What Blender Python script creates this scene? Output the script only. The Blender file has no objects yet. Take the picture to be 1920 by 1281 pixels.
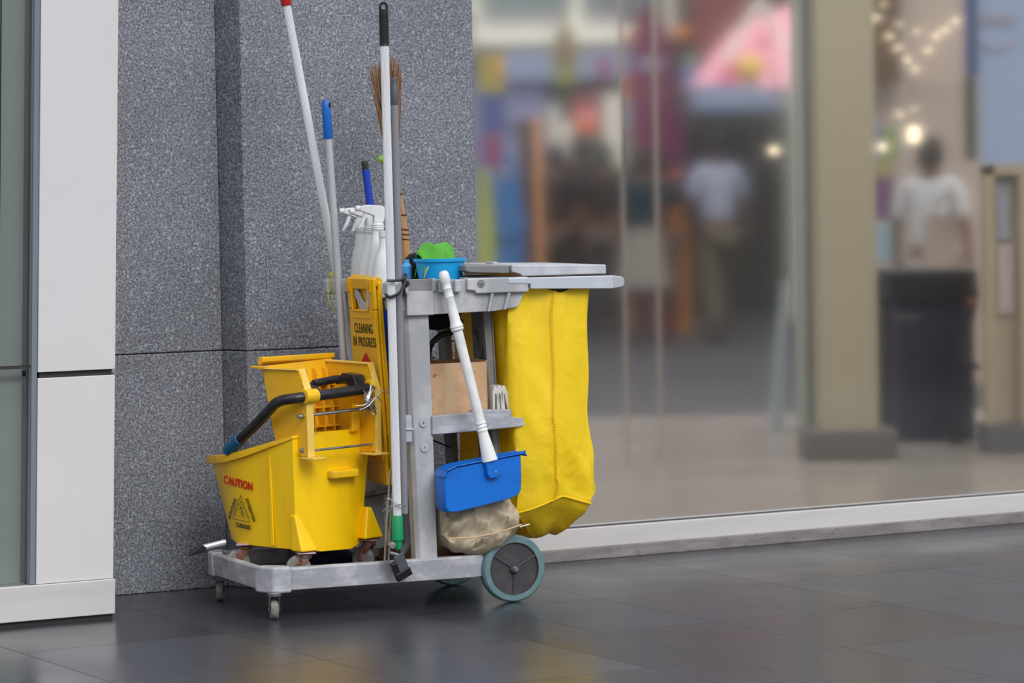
import bpy, bmesh, math, random
from mathutils import Vector, Matrix, noise
random.seed(7)
D2R = math.radians
C = bpy.context.scene.collection

# ------------------------------------------------------------ camera
cam = bpy.data.cameras.new('camera'); camo = bpy.data.objects.new('camera', cam); C.objects.link(camo)
cam.sensor_width = 36; cam.lens = 6024/1920*36; cam.clip_end = 200
pitch, roll = .04764, -.01838
cp, sp, cr, sr = math.cos(pitch), math.sin(pitch), math.cos(roll), math.sin(roll)
rx = Vector((1,0,0)); fw = Vector((0,cp,-sp)); up = Vector((0,sp,cp))
X = cr*rx + sr*up; U = -sr*rx + cr*up
m = Matrix((X, U, -fw)).transposed().to_4x4(); m.translation = (0,0,1.22)
camo.matrix_world = m
cam.dof.use_dof = True; cam.dof.focus_distance = 9.3; cam.dof.aperture_fstop = 3.6
bpy.context.scene.camera = camo

# ------------------------------------------------------------ world, light, exposure
sc = bpy.context.scene
sc.view_settings.view_transform = 'Standard'; sc.view_settings.look = 'None'
sc.view_settings.gamma = 1; sc.view_settings.exposure = 0.42
sc.view_settings.use_curve_mapping = False
w = bpy.data.worlds.new('sky'); sc.world = w; w.use_nodes = True
nt = w.node_tree; N = nt.nodes; L = nt.links
for n in list(N): N.remove(n)
out = N.new('ShaderNodeOutputWorld'); bg = N.new('ShaderNodeBackground')
tc = N.new('ShaderNodeTexCoord'); sx = N.new('ShaderNodeSeparateXYZ'); rp = N.new('ShaderNodeValToRGB')
L.new(tc.outputs['Generated'], sx.inputs[0]); L.new(sx.outputs['Z'], rp.inputs[0])
cr_ = rp.color_ramp
cr_.elements[0].position = 0.0; cr_.elements[0].color = (.10,.10,.11,1)
cr_.elements[1].position = .75; cr_.elements[1].color = (1.1,1.13,1.2,1)
e = cr_.elements.new(.08); e.color = (.32,.33,.35,1)
e = cr_.elements.new(.3); e.color = (.95,.97,1.03,1)
L.new(rp.outputs[0], bg.inputs[0]); bg.inputs[1].default_value = 0.9
L.new(bg.outputs[0], out.inputs[0])
sun = bpy.data.lights.new('overcast_sun', 'SUN'); suno = bpy.data.objects.new('overcast_sun', sun); C.objects.link(suno)
sun.energy = 1.15; sun.angle = D2R(28); sun.color = (1,.985,.96)
suno.rotation_euler = Vector((-.55,1,-.95)).to_track_quat('-Z','Y').to_euler()

# ------------------------------------------------------------ frames
def frame(x, y, deg): return Matrix.Translation((x,y,0)) @ Matrix.Rotation(D2R(deg), 4, 'Z')
K = frame(-.693, 9.133, 23.5)                 # the cart: x along its long side, y away from the street
WL = frame(.099, 10.393, 29.46)               # the building front
bo = K @ Vector((.087,.06,0)); B = frame(bo.x, bo.y, 42)   # the mop bucket
G = Matrix.Identity(4)

# ------------------------------------------------------------ materials
MATS = {}
def new_mat(name):
    mt = bpy.data.materials.new(name); mt.use_nodes = True
    return mt, mt.node_tree.nodes, mt.node_tree.links, mt.node_tree.nodes['Principled BSDF']
def rgb(r,g,b):
    f = lambda c: ((c/255+.055)/1.055)**2.4 if c/255 > .04045 else c/255/12.92
    return (f(r),f(g),f(b),1)
def plain(name, col, rough=.5, metal=0, spec=.5, bump=0, bscale=200):
    if name in MATS: return MATS[name]
    mt,N,L,p = new_mat(name)
    p.inputs['Base Color'].default_value = col; p.inputs['Roughness'].default_value = rough
    p.inputs['Metallic'].default_value = metal; p.inputs['Specular IOR Level'].default_value = spec
    if bump:
        t = N.new('ShaderNodeTexCoord'); n = N.new('ShaderNodeTexNoise'); b = N.new('ShaderNodeBump')
        n.inputs['Scale'].default_value = bscale; b.inputs['Strength'].default_value = bump; b.inputs['Distance'].default_value = .002
        L.new(t.outputs['Object'], n.inputs[0]); L.new(n.outputs[0], b.inputs['Height']); L.new(b.outputs[0], p.inputs['Normal'])
    MATS[name] = mt; return mt
def worn(name, col, col2, lo=.5, hi=.7, scale=12, rough=.45, col3=None, lo3=.6, hi3=.75, scale3=30, stretch=(1,1,1), metal=0, bump=.15, spec=.5):
    """base colour with patches of wear (col2) and finer scuffs (col3)"""
    if name in MATS: return MATS[name]
    mt,N,L,p = new_mat(name)
    t = N.new('ShaderNodeTexCoord'); mp = N.new('ShaderNodeMapping'); mp.inputs['Scale'].default_value = stretch
    L.new(t.outputs['Object'], mp.inputs[0])
    def layer(prev, c, lo, hi, s):
        n = N.new('ShaderNodeTexNoise'); n.inputs['Scale'].default_value = s; n.inputs['Detail'].default_value = 8; n.inputs['Roughness'].default_value = .65
        L.new(mp.outputs[0], n.inputs[0])
        r = N.new('ShaderNodeMapRange'); r.inputs[1].default_value = lo; r.inputs[2].default_value = hi; L.new(n.outputs[0], r.inputs[0])
        mx = N.new('ShaderNodeMix'); mx.data_type = 'RGBA'
        L.new(r.outputs[0], mx.inputs[0])
        if prev is None: mx.inputs[6].default_value = col
        else: L.new(prev, mx.inputs[6])
        mx.inputs[7].default_value = c
        return mx.outputs[2], n
    o,n = layer(None, col2, lo, hi, scale)
    if col3: o,n = layer(o, col3, lo3, hi3, scale3)
    L.new(o, p.inputs['Base Color']); p.inputs['Roughness'].default_value = rough; p.inputs['Metallic'].default_value = metal
    p.inputs['Specular IOR Level'].default_value = spec
    if bump:
        b = N.new('ShaderNodeBump'); b.inputs['Strength'].default_value = bump; b.inputs['Distance'].default_value = .002
        L.new(n.outputs[0], b.inputs['Height']); L.new(b.outputs[0], p.inputs['Normal'])
    MATS[name] = mt; return mt

def granite():
    mt,N,L,p = new_mat('granite')
    t = N.new('ShaderNodeTexCoord')
    n = N.new('ShaderNodeTexNoise'); n.inputs['Scale'].default_value = 170; n.inputs['Detail'].default_value = 3; n.inputs['Roughness'].default_value = .7
    v = N.new('ShaderNodeTexVoronoi'); v.inputs['Scale'].default_value = 230
    big = N.new('ShaderNodeTexNoise'); big.inputs['Scale'].default_value = 2.2; big.inputs['Detail'].default_value = 4
    v2 = N.new('ShaderNodeTexVoronoi'); v2.inputs['Scale'].default_value = 70
    for q in (n,v,big,v2): L.new(t.outputs['Object'], q.inputs['Vector'])
    r = N.new('ShaderNodeValToRGB'); L.new(n.outputs[0], r.inputs[0])
    r.color_ramp.elements[0].position = .34; r.color_ramp.elements[0].color = (.058,.062,.074,1)
    r.color_ramp.elements[1].position = .66; r.color_ramp.elements[1].color = (.37,.385,.425,1)
    e = r.color_ramp.elements.new(.5); e.color = (.168,.178,.208,1)
    sv = N.new('ShaderNodeSeparateColor'); L.new(v.outputs['Color'], sv.inputs[0])
    mr = N.new('ShaderNodeMapRange'); mr.inputs[1].default_value = 0; mr.inputs[2].default_value = 1; mr.inputs[3].default_value = .62; mr.inputs[4].default_value = 1.4
    L.new(sv.outputs[0], mr.inputs[0])
    mul = N.new('ShaderNodeVectorMath'); mul.operation = 'SCALE'; L.new(r.outputs[0], mul.inputs[0]); L.new(mr.outputs[0], mul.inputs[3])
    mb = N.new('ShaderNodeMapRange'); mb.inputs[1].default_value = .3; mb.inputs[2].default_value = .7; mb.inputs[3].default_value = .84; mb.inputs[4].default_value = 1.14
    L.new(big.outputs[0], mb.inputs[0])
    mul2 = N.new('ShaderNodeVectorMath'); mul2.operation = 'SCALE'; L.new(mul.outputs[0], mul2.inputs[0]); L.new(mb.outputs[0], mul2.inputs[3])
    # larger pale flecks
    s2 = N.new('ShaderNodeSeparateColor'); L.new(v2.outputs['Color'], s2.inputs[0])
    gt = N.new('ShaderNodeMath'); gt.operation = 'GREATER_THAN'; gt.inputs[1].default_value = .93; L.new(s2.outputs[1], gt.inputs[0])
    lt = N.new('ShaderNodeMath'); lt.operation = 'LESS_THAN'; lt.inputs[1].default_value = .32; L.new(v2.outputs['Distance'], lt.inputs[0])
    mm = N.new('ShaderNodeMath'); mm.operation = 'MULTIPLY'; L.new(gt.outputs[0], mm.inputs[0]); L.new(lt.outputs[0], mm.inputs[1])
    m3 = N.new('ShaderNodeMath'); m3.operation = 'MULTIPLY'; m3.inputs[1].default_value = .6; L.new(mm.outputs[0], m3.inputs[0])
    mx = N.new('ShaderNodeMix'); mx.data_type = 'RGBA'; L.new(m3.outputs[0], mx.inputs[0]); L.new(mul2.outputs[0], mx.inputs[6]); mx.inputs[7].default_value = (.42,.43,.45,1)
    L.new(mx.outputs[2], p.inputs['Base Color']); p.inputs['Roughness'].default_value = .6
    b = N.new('ShaderNodeBump'); b.inputs['Strength'].default_value = .25; b.inputs['Distance'].default_value = .001
    L.new(n.outputs[0], b.inputs['Height']); L.new(b.outputs[0], p.inputs['Normal'])
    return mt
GRANITE = granite()

def paving():
    mt,N,L,p = new_mat('polished_dark_paving')
    t = N.new('ShaderNodeTexCoord'); s = N.new('ShaderNodeSeparateXYZ'); L.new(t.outputs['Object'], s.inputs[0])
    def M(op, a, b=None, c=None):
        n = N.new('ShaderNodeMath'); n.operation = op
        for i,x in enumerate((a,b,c)):
            if x is None: continue
            if isinstance(x,(int,float)): n.inputs[i].default_value = x
            else: L.new(x, n.inputs[i])
        return n.outputs[0]
    def joint(src, off, step, half):
        q = M('DIVIDE', M('SUBTRACT', src, off), step)
        f = M('ABSOLUTE', M('SUBTRACT', M('FRACT', M('ADD', q, .5)), .5))
        return M('LESS_THAN', M('MULTIPLY', f, step), half), M('FLOOR', q)
    ju, iu = joint(s.outputs['X'], -.325, .607, .0018)
    jv, iv = joint(s.outputs['Y'], -.26, .62, .0018)
    ex = M('MULTIPLY', M('LESS_THAN', M('ABSOLUTE', M('ADD', s.outputs['X'], .697)), .0016), M('LESS_THAN', s.outputs['Y'], -.88))
    j = M('MAXIMUM', M('MAXIMUM', ju, jv), ex)
    cb = N.new('ShaderNodeCombineXYZ'); L.new(iu, cb.inputs[0]); L.new(iv, cb.inputs[1])
    wn = N.new('ShaderNodeTexWhiteNoise'); wn.noise_dimensions = '3D'; L.new(cb.outputs[0], wn.inputs['Vector'])
    n = N.new('ShaderNodeTexNoise'); n.inputs['Scale'].default_value = 260; n.inputs['Detail'].default_value = 3; L.new(t.outputs['Object'], n.inputs[0])
    r = N.new('ShaderNodeValToRGB'); L.new(n.outputs[0], r.inputs[0])
    r.color_ramp.elements[0].position = .35; r.color_ramp.elements[0].color = (.015,.016,.021,1)
    r.color_ramp.elements[1].position = .72; r.color_ramp.elements[1].color = (.070,.072,.086,1)
    mr = N.new('ShaderNodeMapRange'); mr.inputs[3].default_value = .75; mr.inputs[4].default_value = 1.3; L.new(wn.outputs['Value'], mr.inputs[0])
    mul = N.new('ShaderNodeVectorMath'); mul.operation = 'SCALE'; L.new(r.outputs[0], mul.inputs[0]); L.new(mr.outputs[0], mul.inputs[3])
    mx = N.new('ShaderNodeMix'); mx.data_type = 'RGBA'; L.new(j, mx.inputs[0]); L.new(mul.outputs[0], mx.inputs[6]); mx.inputs[7].default_value = (.008,.008,.009,1)
    L.new(mx.outputs[2], p.inputs['Base Color'])
    n2 = N.new('ShaderNodeTexNoise'); n2.inputs['Scale'].default_value = 2.5; n2.inputs['Detail'].default_value = 1; L.new(t.outputs['Object'], n2.inputs[0])
    rr = N.new('ShaderNodeMapRange'); rr.inputs[1].default_value = .3; rr.inputs[2].default_value = .7; rr.inputs[3].default_value = .17; rr.inputs[4].default_value = .27; L.new(n2.outputs[0], rr.inputs[0])
    wr = M('ADD', rr.outputs[0], M('MULTIPLY', wn.outputs['Value'], .07))
    L.new(M('ADD', wr, M('MULTIPLY', j, .5)), p.inputs['Roughness'])
    p.inputs['Specular IOR Level'].default_value = .6
    b = N.new('ShaderNodeBump'); b.inputs['Strength'].default_value = .04; b.inputs['Distance'].default_value = .001
    L.new(n.outputs[0], b.inputs['Height']); L.new(b.outputs[0], p.inputs['Normal'])
    return mt
PAVING = paving()

def shop_floor_mat():
    mt,N,L,p = new_mat('shop_floor')
    t = N.new('ShaderNodeTexCoord'); n = N.new('ShaderNodeTexNoise'); n.inputs['Scale'].default_value = 1.2; n.inputs['Detail'].default_value = 3
    L.new(t.outputs['Object'], n.inputs[0])
    r = N.new('ShaderNodeValToRGB'); L.new(n.outputs[0], r.inputs[0])
    r.color_ramp.elements[0].position = .3; r.color_ramp.elements[0].color = (.30,.25,.20,1)
    r.color_ramp.elements[1].position = .7; r.color_ramp.elements[1].color = (.37,.325,.27,1)
    L.new(r.outputs[0], p.inputs['Base Color']); p.inputs['Roughness'].default_value = .22
    return mt

def glass_mat(name, tint=(1,1,1,1), rough=.0):
    mt,N,L,p = new_mat(name)
    p.inputs['Base Color'].default_value = tint; p.inputs['Transmission Weight'].default_value = 1
    p.inputs['Roughness'].default_value = rough; p.inputs['IOR'].default_value = 1.45
    return mt
def thin_glass(name, tint):
    mt,N,L,p = new_mat(name); N.remove(p)
    o = N['Material Output']; tr = N.new('ShaderNodeBsdfTransparent'); tr.inputs[0].default_value = tint
    gl = N.new('ShaderNodeBsdfGlossy'); gl.inputs[1].default_value = .04; fr = N.new('ShaderNodeFresnel'); fr.inputs[0].default_value = 1.5
    mx = N.new('ShaderNodeMixShader'); L.new(fr.outputs[0], mx.inputs[0]); L.new(tr.outputs[0], mx.inputs[1]); L.new(gl.outputs[0], mx.inputs[2]); L.new(mx.outputs[0], o.inputs[0])
    return mt

def fabric_yellow():
    mt,N,L,p = new_mat('yellow_nylon')
    t = N.new('ShaderNodeTexCoord'); mp = N.new('ShaderNodeMapping'); mp.inputs['Scale'].default_value = (1,1,.45); L.new(t.outputs['Object'], mp.inputs[0])
    n = N.new('ShaderNodeTexNoise'); n.inputs['Scale'].default_value = 9; n.inputs['Detail'].default_value = 5; n.inputs['Distortion'].default_value = .8; L.new(mp.outputs[0], n.inputs[0])
    n2 = N.new('ShaderNodeTexNoise'); n2.inputs['Scale'].default_value = 900; L.new(t.outputs['Object'], n2.inputs[0])
    b2 = N.new('ShaderNodeBump'); b2.inputs['Strength'].default_value = .12; b2.inputs['Distance'].default_value = .0005; L.new(n2.outputs[0], b2.inputs['Height'])
    b = N.new('ShaderNodeBump'); b.inputs['Strength'].default_value = .55; b.inputs['Distance'].default_value = .02
    L.new(n.outputs[0], b.inputs['Height']); L.new(b2.outputs[0], b.inputs['Normal']); L.new(b.outputs[0], p.inputs['Normal'])
    n3 = N.new('ShaderNodeTexNoise'); n3.inputs['Scale'].default_value = 14; n3.inputs['Detail'].default_value = 6; L.new(t.outputs['Object'], n3.inputs[0])
    r = N.new('ShaderNodeMapRange'); r.inputs[1].default_value = .62; r.inputs[2].default_value = .8; L.new(n3.outputs[0], r.inputs[0])
    mx = N.new('ShaderNodeMix'); mx.data_type = 'RGBA'; L.new(r.outputs[0], mx.inputs[0]); mx.inputs[6].default_value = rgb(255,219,32); mx.inputs[7].default_value = rgb(244,200,24)
    L.new(mx.outputs[2], p.inputs['Base Color']); p.inputs['Roughness'].default_value = .42
    o = N['Material Output']; tl = N.new('ShaderNodeBsdfTranslucent'); L.new(mx.outputs[2], tl.inputs[0]); ms = N.new('ShaderNodeMixShader'); ms.inputs[0].default_value = .18
    L.new(p.outputs[0], ms.inputs[1]); L.new(tl.outputs[0], ms.inputs[2]); L.new(ms.outputs[0], o.inputs[0])
    return mt

GREY = worn('weathered_grey_plastic', rgb(160,162,166), rgb(190,191,194), .45, .64, 8, .5, rgb(206,207,210), .62, .76, 60, (1,1,.6))
GREYBASE = worn('scuffed_grey_plastic', rgb(156,157,163), rgb(188,188,193), .47, .62, 11, .45, rgb(205,205,210), .60, .72, 90, (.8,1,1.6))
GREYCLEAN = worn('pale_grey_plastic', rgb(172,176,184), rgb(192,195,200), .45, .7, 14, .4)
GREYARM = worn('blue_grey_plastic', rgb(186,193,203), rgb(203,207,212), .5, .72, 8, .35)
GREYDARK = worn('shaded_grey_plastic', rgb(120,120,122), rgb(150,150,150), .5, .7, 10, .5)  # darker grey; the end panels carry their shade in this colour
YEL = worn('bucket_yellow', rgb(252,204,2), rgb(238,184,8), .5, .75, 7, .34, rgb(150,112,42), .68, .84, 26, (1,1,.6), bump=.06)
YELRIM = worn('worn_yellow', rgb(240,190,8), rgb(214,165,40), .45, .7, 16, .4, rgb(150,118,58), .62, .8, 60, bump=.1)
YELWP = worn('rubbed_pale_yellow', rgb(232,196,96), rgb(224,182,60), .45, .65, 14, .5, rgb(160,130,80), .62, .8, 60)
YELWR = worn('wringer_yellow', rgb(238,180,18), rgb(214,168,60), .5, .72, 8, .42, rgb(140,112,64), .64, .84, 24, (1,1,.7), bump=.1)
SIGNY = worn('sign_yellow', rgb(240,184,6), rgb(218,160,8), .5, .8, 6, .4)
BLACK = plain('black_plastic', (.008,.008,.009,1), .4)
BLACKM = worn('chipped_black_paint', (.012,.012,.015,1), (.03,.03,.035,1), .5, .7, 20, .3, (.12,.045,.025,1), .66, .72, 40)
TEAL = plain('teal_grip', rgb(0,88,128), .45)
RUST = worn('rusty_steel', rgb(120,72,50), rgb(150,140,132), .45, .62, 30, .65, rgb(84,44,28), .5, .62, 70)
STEEL = plain('steel', (.42,.42,.42,1), .28, 1)
STEELD = worn('dull_steel', (.3,.3,.3,1), (.12,.10,.09,1), .5, .7, 40, .45, metal=.8)
ALU = plain('aluminium_tube', rgb(214,216,220), .3, .55)
WHITEP = worn('white_plastic', rgb(222,224,224), rgb(205,206,204), .5, .7, 12, .4, rgb(150,146,138), .7, .85, 60)
WHITEPOLE = worn('ribbed_white_tube', rgb(206,208,212), rgb(224,226,228), .4, .6, 8, .35, stretch=(1,1,.1))
GREYTUBE = plain('grey_tube', rgb(132,134,142), .4)
CHAR = plain('charcoal_plastic', rgb(82,86,92), .5)
DARKG = plain('dark_grey_plastic', rgb(52,54,58), .5)
BLUEG = plain('blue_grip', rgb(14,98,186), .42)
NAVYB = plain('royal_blue_tube', rgb(24,60,170), .38)
RED = plain('red_plastic', rgb(190,26,34), .4)
PANBLUE = worn('dustpan_blue', rgb(4,108,206), rgb(10,98,188), .5, .7, 8, .36, rgb(110,140,205), .70, .82, 22, (1,1,1.4))
BUCKBLUE = plain('sky_blue_plastic', rgb(18,158,220), .38)
GREENP = plain('green_plastic', rgb(0,140,84), .4)
CARD = worn('cardboard', rgb(190,152,116), rgb(205,172,138), .42, .68, 16, .85, rgb(148,108,74), .62, .70, 30)
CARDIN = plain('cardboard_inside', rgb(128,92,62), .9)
TAPE = plain('packing_tape', rgb(200,170,134), .35)
RUBBER = worn('grey_green_rubber', rgb(92,122,126), rgb(108,136,140), .5, .7, 30, .6, rgb(150,160,160), .7, .76, 90)
RUBBERD = plain('dirty_rubber_tread', rgb(58,62,64), .75)
HUB = worn('dark_hub_plastic', rgb(62,58,62), rgb(86,82,84), .5, .75, 20, .45)
CASTERW = worn('worn_caster_rubber', rgb(112,112,108), rgb(150,148,142), .45, .65, 50, .7)
BEIGE = worn('beige_cloth', rgb(192,178,152), rgb(168,154,128), .45, .7, 9, .75, rgb(140,130,112), .62, .78, 25)
BRISTLE = worn('dry_twigs', rgb(128,92,62), rgb(158,120,84), .4, .6, 60, .8, rgb(84,56,36), .55, .68, 90, (1,1,.05))
WOOD = worn('split_bamboo', rgb(176,132,86), rgb(140,96,58), .45, .65, 30, .7, rgb(84,54,34), .62, .72, 60, (1,1,.15))
GREENC = plain('green_microfibre', rgb(92,172,62), .95, bump=1, bscale=700)
LEAF = plain('leaf', rgb(110,150,50), .5)
PANEL = worn('white_cladding', rgb(210,207,208), rgb(205,202,203), .4, .7, 1.5, .45, bump=0)
SILLM = worn('painted_sill', rgb(200,197,195), rgb(188,186,184), .45, .7, 5, .45, rgb(150,146,142), .7, .8, 40, (.2,1,3), bump=0)
CURB = worn('stained_stone_kerb', rgb(120,114,112), rgb(146,140,138), .42, .68, 14, .6, rgb(78,76,76), .56, .7, 60, (.4,1,2))
DARKJ = plain('dark_joint', (.03,.026,.026,1), .7)
SEALM = plain('sealant', rgb(112,122,132), .5)
LETB = plain('black_ink', (.01,.01,.01,1), .6)
LETR = plain('red_ink', rgb(196,26,10), .6)
def hdpe():
    mt,N,L,p = new_mat('milky_plastic')
    p.inputs['Base Color'].default_value = rgb(226,230,232); p.inputs['Roughness'].default_value = .38
    p.inputs['Subsurface Weight'].default_value = .25; p.inputs['Subsurface Radius'].default_value = (.01,.01,.01); return mt
MILKY = hdpe()
YNYLON = fabric_yellow()

# ------------------------------------------------------------ mesh builder
class MB:
    def __init__(s): s.bm = bmesh.new()
    def face(s, pts):
        vs = [s.bm.verts.new(p) for p in pts]; return s.bm.faces.new(vs)
    def box(s, x0,x1,y0,y1,z0,z1, M=None):
        v = [Vector((x,y,z)) for z in (z0,z1) for y in (y0,y1) for x in (x0,x1)]
        if M is not None: v = [M@q for q in v]
        b = [s.bm.verts.new(q) for q in v]
        for f in ((0,2,3,1),(4,5,7,6),(0,1,5,4),(2,6,7,3),(0,4,6,2),(1,3,7,5)): s.bm.faces.new([b[i] for i in f])
        return s
    def prism(s, poly, d0, d1, axis='y', M=None):
        """polygon in a plane, extruded from d0 to d1 along axis. y: poly=(x,z); x: poly=(y,z); z: poly=(x,y)"""
        def P(a,b,d):
            q = {'y':(a,d,b),'x':(d,a,b),'z':(a,b,d)}[axis]; q = Vector(q); return M@q if M is not None else q
        A = [s.bm.verts.new(P(a,b,d0)) for a,b in poly]; Bv = [s.bm.verts.new(P(a,b,d1)) for a,b in poly]
        n = len(poly); s.bm.faces.new(A); s.bm.faces.new(Bv[::-1])
        for i in range(n): s.bm.faces.new((A[i],Bv[i],Bv[(i+1)%n],A[(i+1)%n]))
        return s
    def loft(s, rings, cap0=True, cap1=True, closed=True):
        R = [[s.bm.verts.new(p) for p in r] for r in rings]
        n = len(R[0])
        for a,b in zip(R,R[1:]):
            for i in range(n if closed else n-1): s.bm.faces.new((a[i],a[(i+1)%n],b[(i+1)%n],b[i]))
        if cap0 and closed: s.bm.faces.new(R[0][::-1])
        if cap1 and closed: s.bm.faces.new(R[-1])
        return R
    def lathe(s, p0, d, prof, seg=24, caps=True, sx=1, sy=1, ref=None):
        p0 = Vector(p0); d = Vector(d).normalized()
        a = Vector(ref) if ref else (Vector((0,0,1)) if abs(d.z)<.9 else Vector((1,0,0)))
        a = (a - d*a.dot(d)).normalized(); b = d.cross(a)
        rings = [[p0 + d*t + (a*math.cos(k*2*math.pi/seg)*sx + b*math.sin(k*2*math.pi/seg)*sy)*max(r,1e-5) for k in range(seg)] for t,r in prof]
        s.loft(rings, caps, caps); return s
    def cyl(s, p0, p1, r, r2=None, seg=20):
        p0,p1 = Vector(p0),Vector(p1); l = (p1-p0).length
        return s.lathe(p0, p1-p0, [(0,r),(l,r if r2 is None else r2)], seg)
    def tube(s, pts, r, seg=12, smooth=0, radii=None):
        P = [Vector(p) for p in pts]
        if smooth:
            Q = []; n = len(P); RR = []
            for i in range(n-1):
                a,b,c,d = P[max(i-1,0)],P[i],P[i+1],P[min(i+2,n-1)]
                for k in range(smooth):
                    t = k/smooth
                    Q.append(.5*((2*b)+(c-a)*t+(2*a-5*b+4*c-d)*t*t+(3*b-a-3*c+d)*t**3))
                    if radii: RR.append(radii[i]*(1-t)+radii[i+1]*t)
            Q.append(P[-1]); P = Q
            if radii: RR.append(radii[-1]); radii = RR
        rings = []; prev = None
        for i,p in enumerate(P):
            d = (P[min(i+1,len(P)-1)]-P[max(i-1,0)]).normalized()
            if prev is None: prev = Vector((0,0,1)) if abs(d.z)<.9 else Vector((1,0,0))
            a = (prev-d*prev.dot(d)).normalized(); prev = a; b = d.cross(a)
            rr = radii[i] if radii else r
            rings.append([p+(a*math.cos(k*2*math.pi/seg)+b*math.sin(k*2*math.pi/seg))*rr for k in range(seg)])
        s.loft(rings); return s
    def build(s, name, mat, parent=None, org=None, M=None, bevel=0, seg=2, smooth=35, solid=0, sub=0):
        """org: the origin (in the frame's coordinates) the verts are given relative to"""
        bmesh.ops.recalc_face_normals(s.bm, faces=s.bm.faces)
        o3 = Vector(org) if org is not None else (parent['_o'] if parent is not None and '_o' in parent else Vector((0,0,0)))
        o3 = Vector(o3)
        for v in s.bm.verts: v.co -= o3
        me = bpy.data.meshes.new(name); s.bm.to_mesh(me); s.bm.free()
        me.materials.append(mat)
        if smooth:
            me.shade_smooth(); me.set_sharp_from_angle(angle=D2R(smooth))
        o = bpy.data.objects.new(name, me); C.objects.link(o)
        if parent is not None: o.parent = parent
        elif M is not None: o.matrix_world = M @ Matrix.Translation(o3)
        o['_o'] = tuple(o3)
        if solid:
            q = o.modifiers.new('thickness','SOLIDIFY'); q.thickness = solid; q.offset = -1
        if sub:
            q = o.modifiers.new('smooth','SUBSURF'); q.levels = sub; q.render_levels = sub
        if bevel:
            q = o.modifiers.new('edges','BEVEL'); q.width = bevel; q.segments = seg; q.limit_method = 'ANGLE'; q.angle_limit = D2R(40)
            q.harden_normals = True
        return o
def tag(o, label, cat, group=None, kind=None):
    if label: o['label'] = label
    if cat: o['category'] = cat
    if group: o['group'] = group
    if kind: o['kind'] = kind
    return o
def thing(name, M, loc, label, cat, group=None):
    o = bpy.data.objects.new(name, None); C.objects.link(o); o.empty_display_size = .05
    o.matrix_world = M @ Matrix.Translation(Vector(loc)); o['_o'] = tuple(loc)
    return tag(o, label, cat, group)
def struct(o): o['kind'] = 'structure'; return o
def lettering(name, text, mat, parent, pos, xdir, ydir, h, wscale=1, bold=.0, spacing=1, thick=.0006):
    """flat letters; pos = centre, xdir/ydir = reading and up directions, h = capital height"""
    cu = bpy.data.curves.new(name, 'FONT'); cu.body = text; cu.align_x = 'CENTER'; cu.align_y = 'CENTER'
    cu.offset = bold; cu.space_character = spacing; cu.size = h/.7; cu.extrude = thick/2
    tmp = bpy.data.objects.new(name+'_curve', cu); C.objects.link(tmp)
    bpy.context.view_layer.update()
    me = bpy.data.meshes.new_from_object(tmp.evaluated_get(bpy.context.evaluated_depsgraph_get()))
    bpy.data.objects.remove(tmp); bpy.data.curves.remove(cu)
    xd = Vector(xdir).normalized(); yd = Vector(ydir); yd = (yd-xd*yd.dot(xd)).normalized(); zd = xd.cross(yd)
    o3 = Vector(parent['_o'])
    zs = [v.co.y for v in me.vertices]; mid = (max(zs)+min(zs))/2
    for v in me.vertices:
        c = v.co.copy(); v.co = Vector(pos) + xd*c.x*wscale + yd*(c.y-mid) + zd*c.z - o3
    me.materials.clear(); me.materials.append(mat); me.name = name
    o = bpy.data.objects.new(name, me); C.objects.link(o); o.parent = parent; o['_o'] = tuple(o3)
    return o

# ============================================================ the setting
def slab(name, M, mat, x0,x1,y0,y1,z0,z1, bevel=0):
    b = MB(); b.box(x0,x1,y0,y1,z0,z1); return struct(b.build(name, mat, None, (x0,y0,z0) if False else (0,0,0), M, bevel=bevel))
slab('floor', WL, PAVING, -5, 6, -9, .25, -.1, 0)
# granite wall: three courses each side, with a return
def granite_block(name, x0,x1,y0,y1,z0,z1):
    return slab(name, WL, GRANITE, x0,x1,y0,y1,z0,z1, bevel=.004)
STONEJ = plain('stone_joint', rgb(58,58,62), .8)
for nm,z0,z1 in (('wall_granite_lower',.0,.7333),('wall_granite_upper',.736,3.2)):
    granite_block(nm+'_left', -3.2,-1.088, .10,.30, z0,z1)
    b = MB(); b.prism([(-1.050,0),(-.2365,0),(-.2365,.3),(-1.086,.3),(-1.086,.10)], z0,z1,'z')
    struct(b.build(nm+'_right', GRANITE, None, (0,0,0), WL, bevel=.004))
slab('wall_granite_core', WL, STONEJ, -3.2,-1.09, .108,.295, 0,3.19)
slab('wall_granite_core_right', WL, STONEJ, -1.04,-.242, .007,.29, 0,3.19)
# shopfront: kerb, sill, pane
slab('trim_1', WL, CURB, -.2365, 6, .0,.22, 0,.040, bevel=.003)
slab('trim_2', WL, SILLM, -.2365, 6, .006,.12, .040,.104, bevel=.002)
slab('trim_3', WL, DARKJ, -.2365, 6, .030,.06, .104,.107)
g = MB(); g.box(-.23,5.9, .04,.052, .105,3.2)
win = struct(g.build('window_1', glass_mat('shop_glass',(1,1,1,1),.07), None, (0,0,0), WL))
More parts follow.
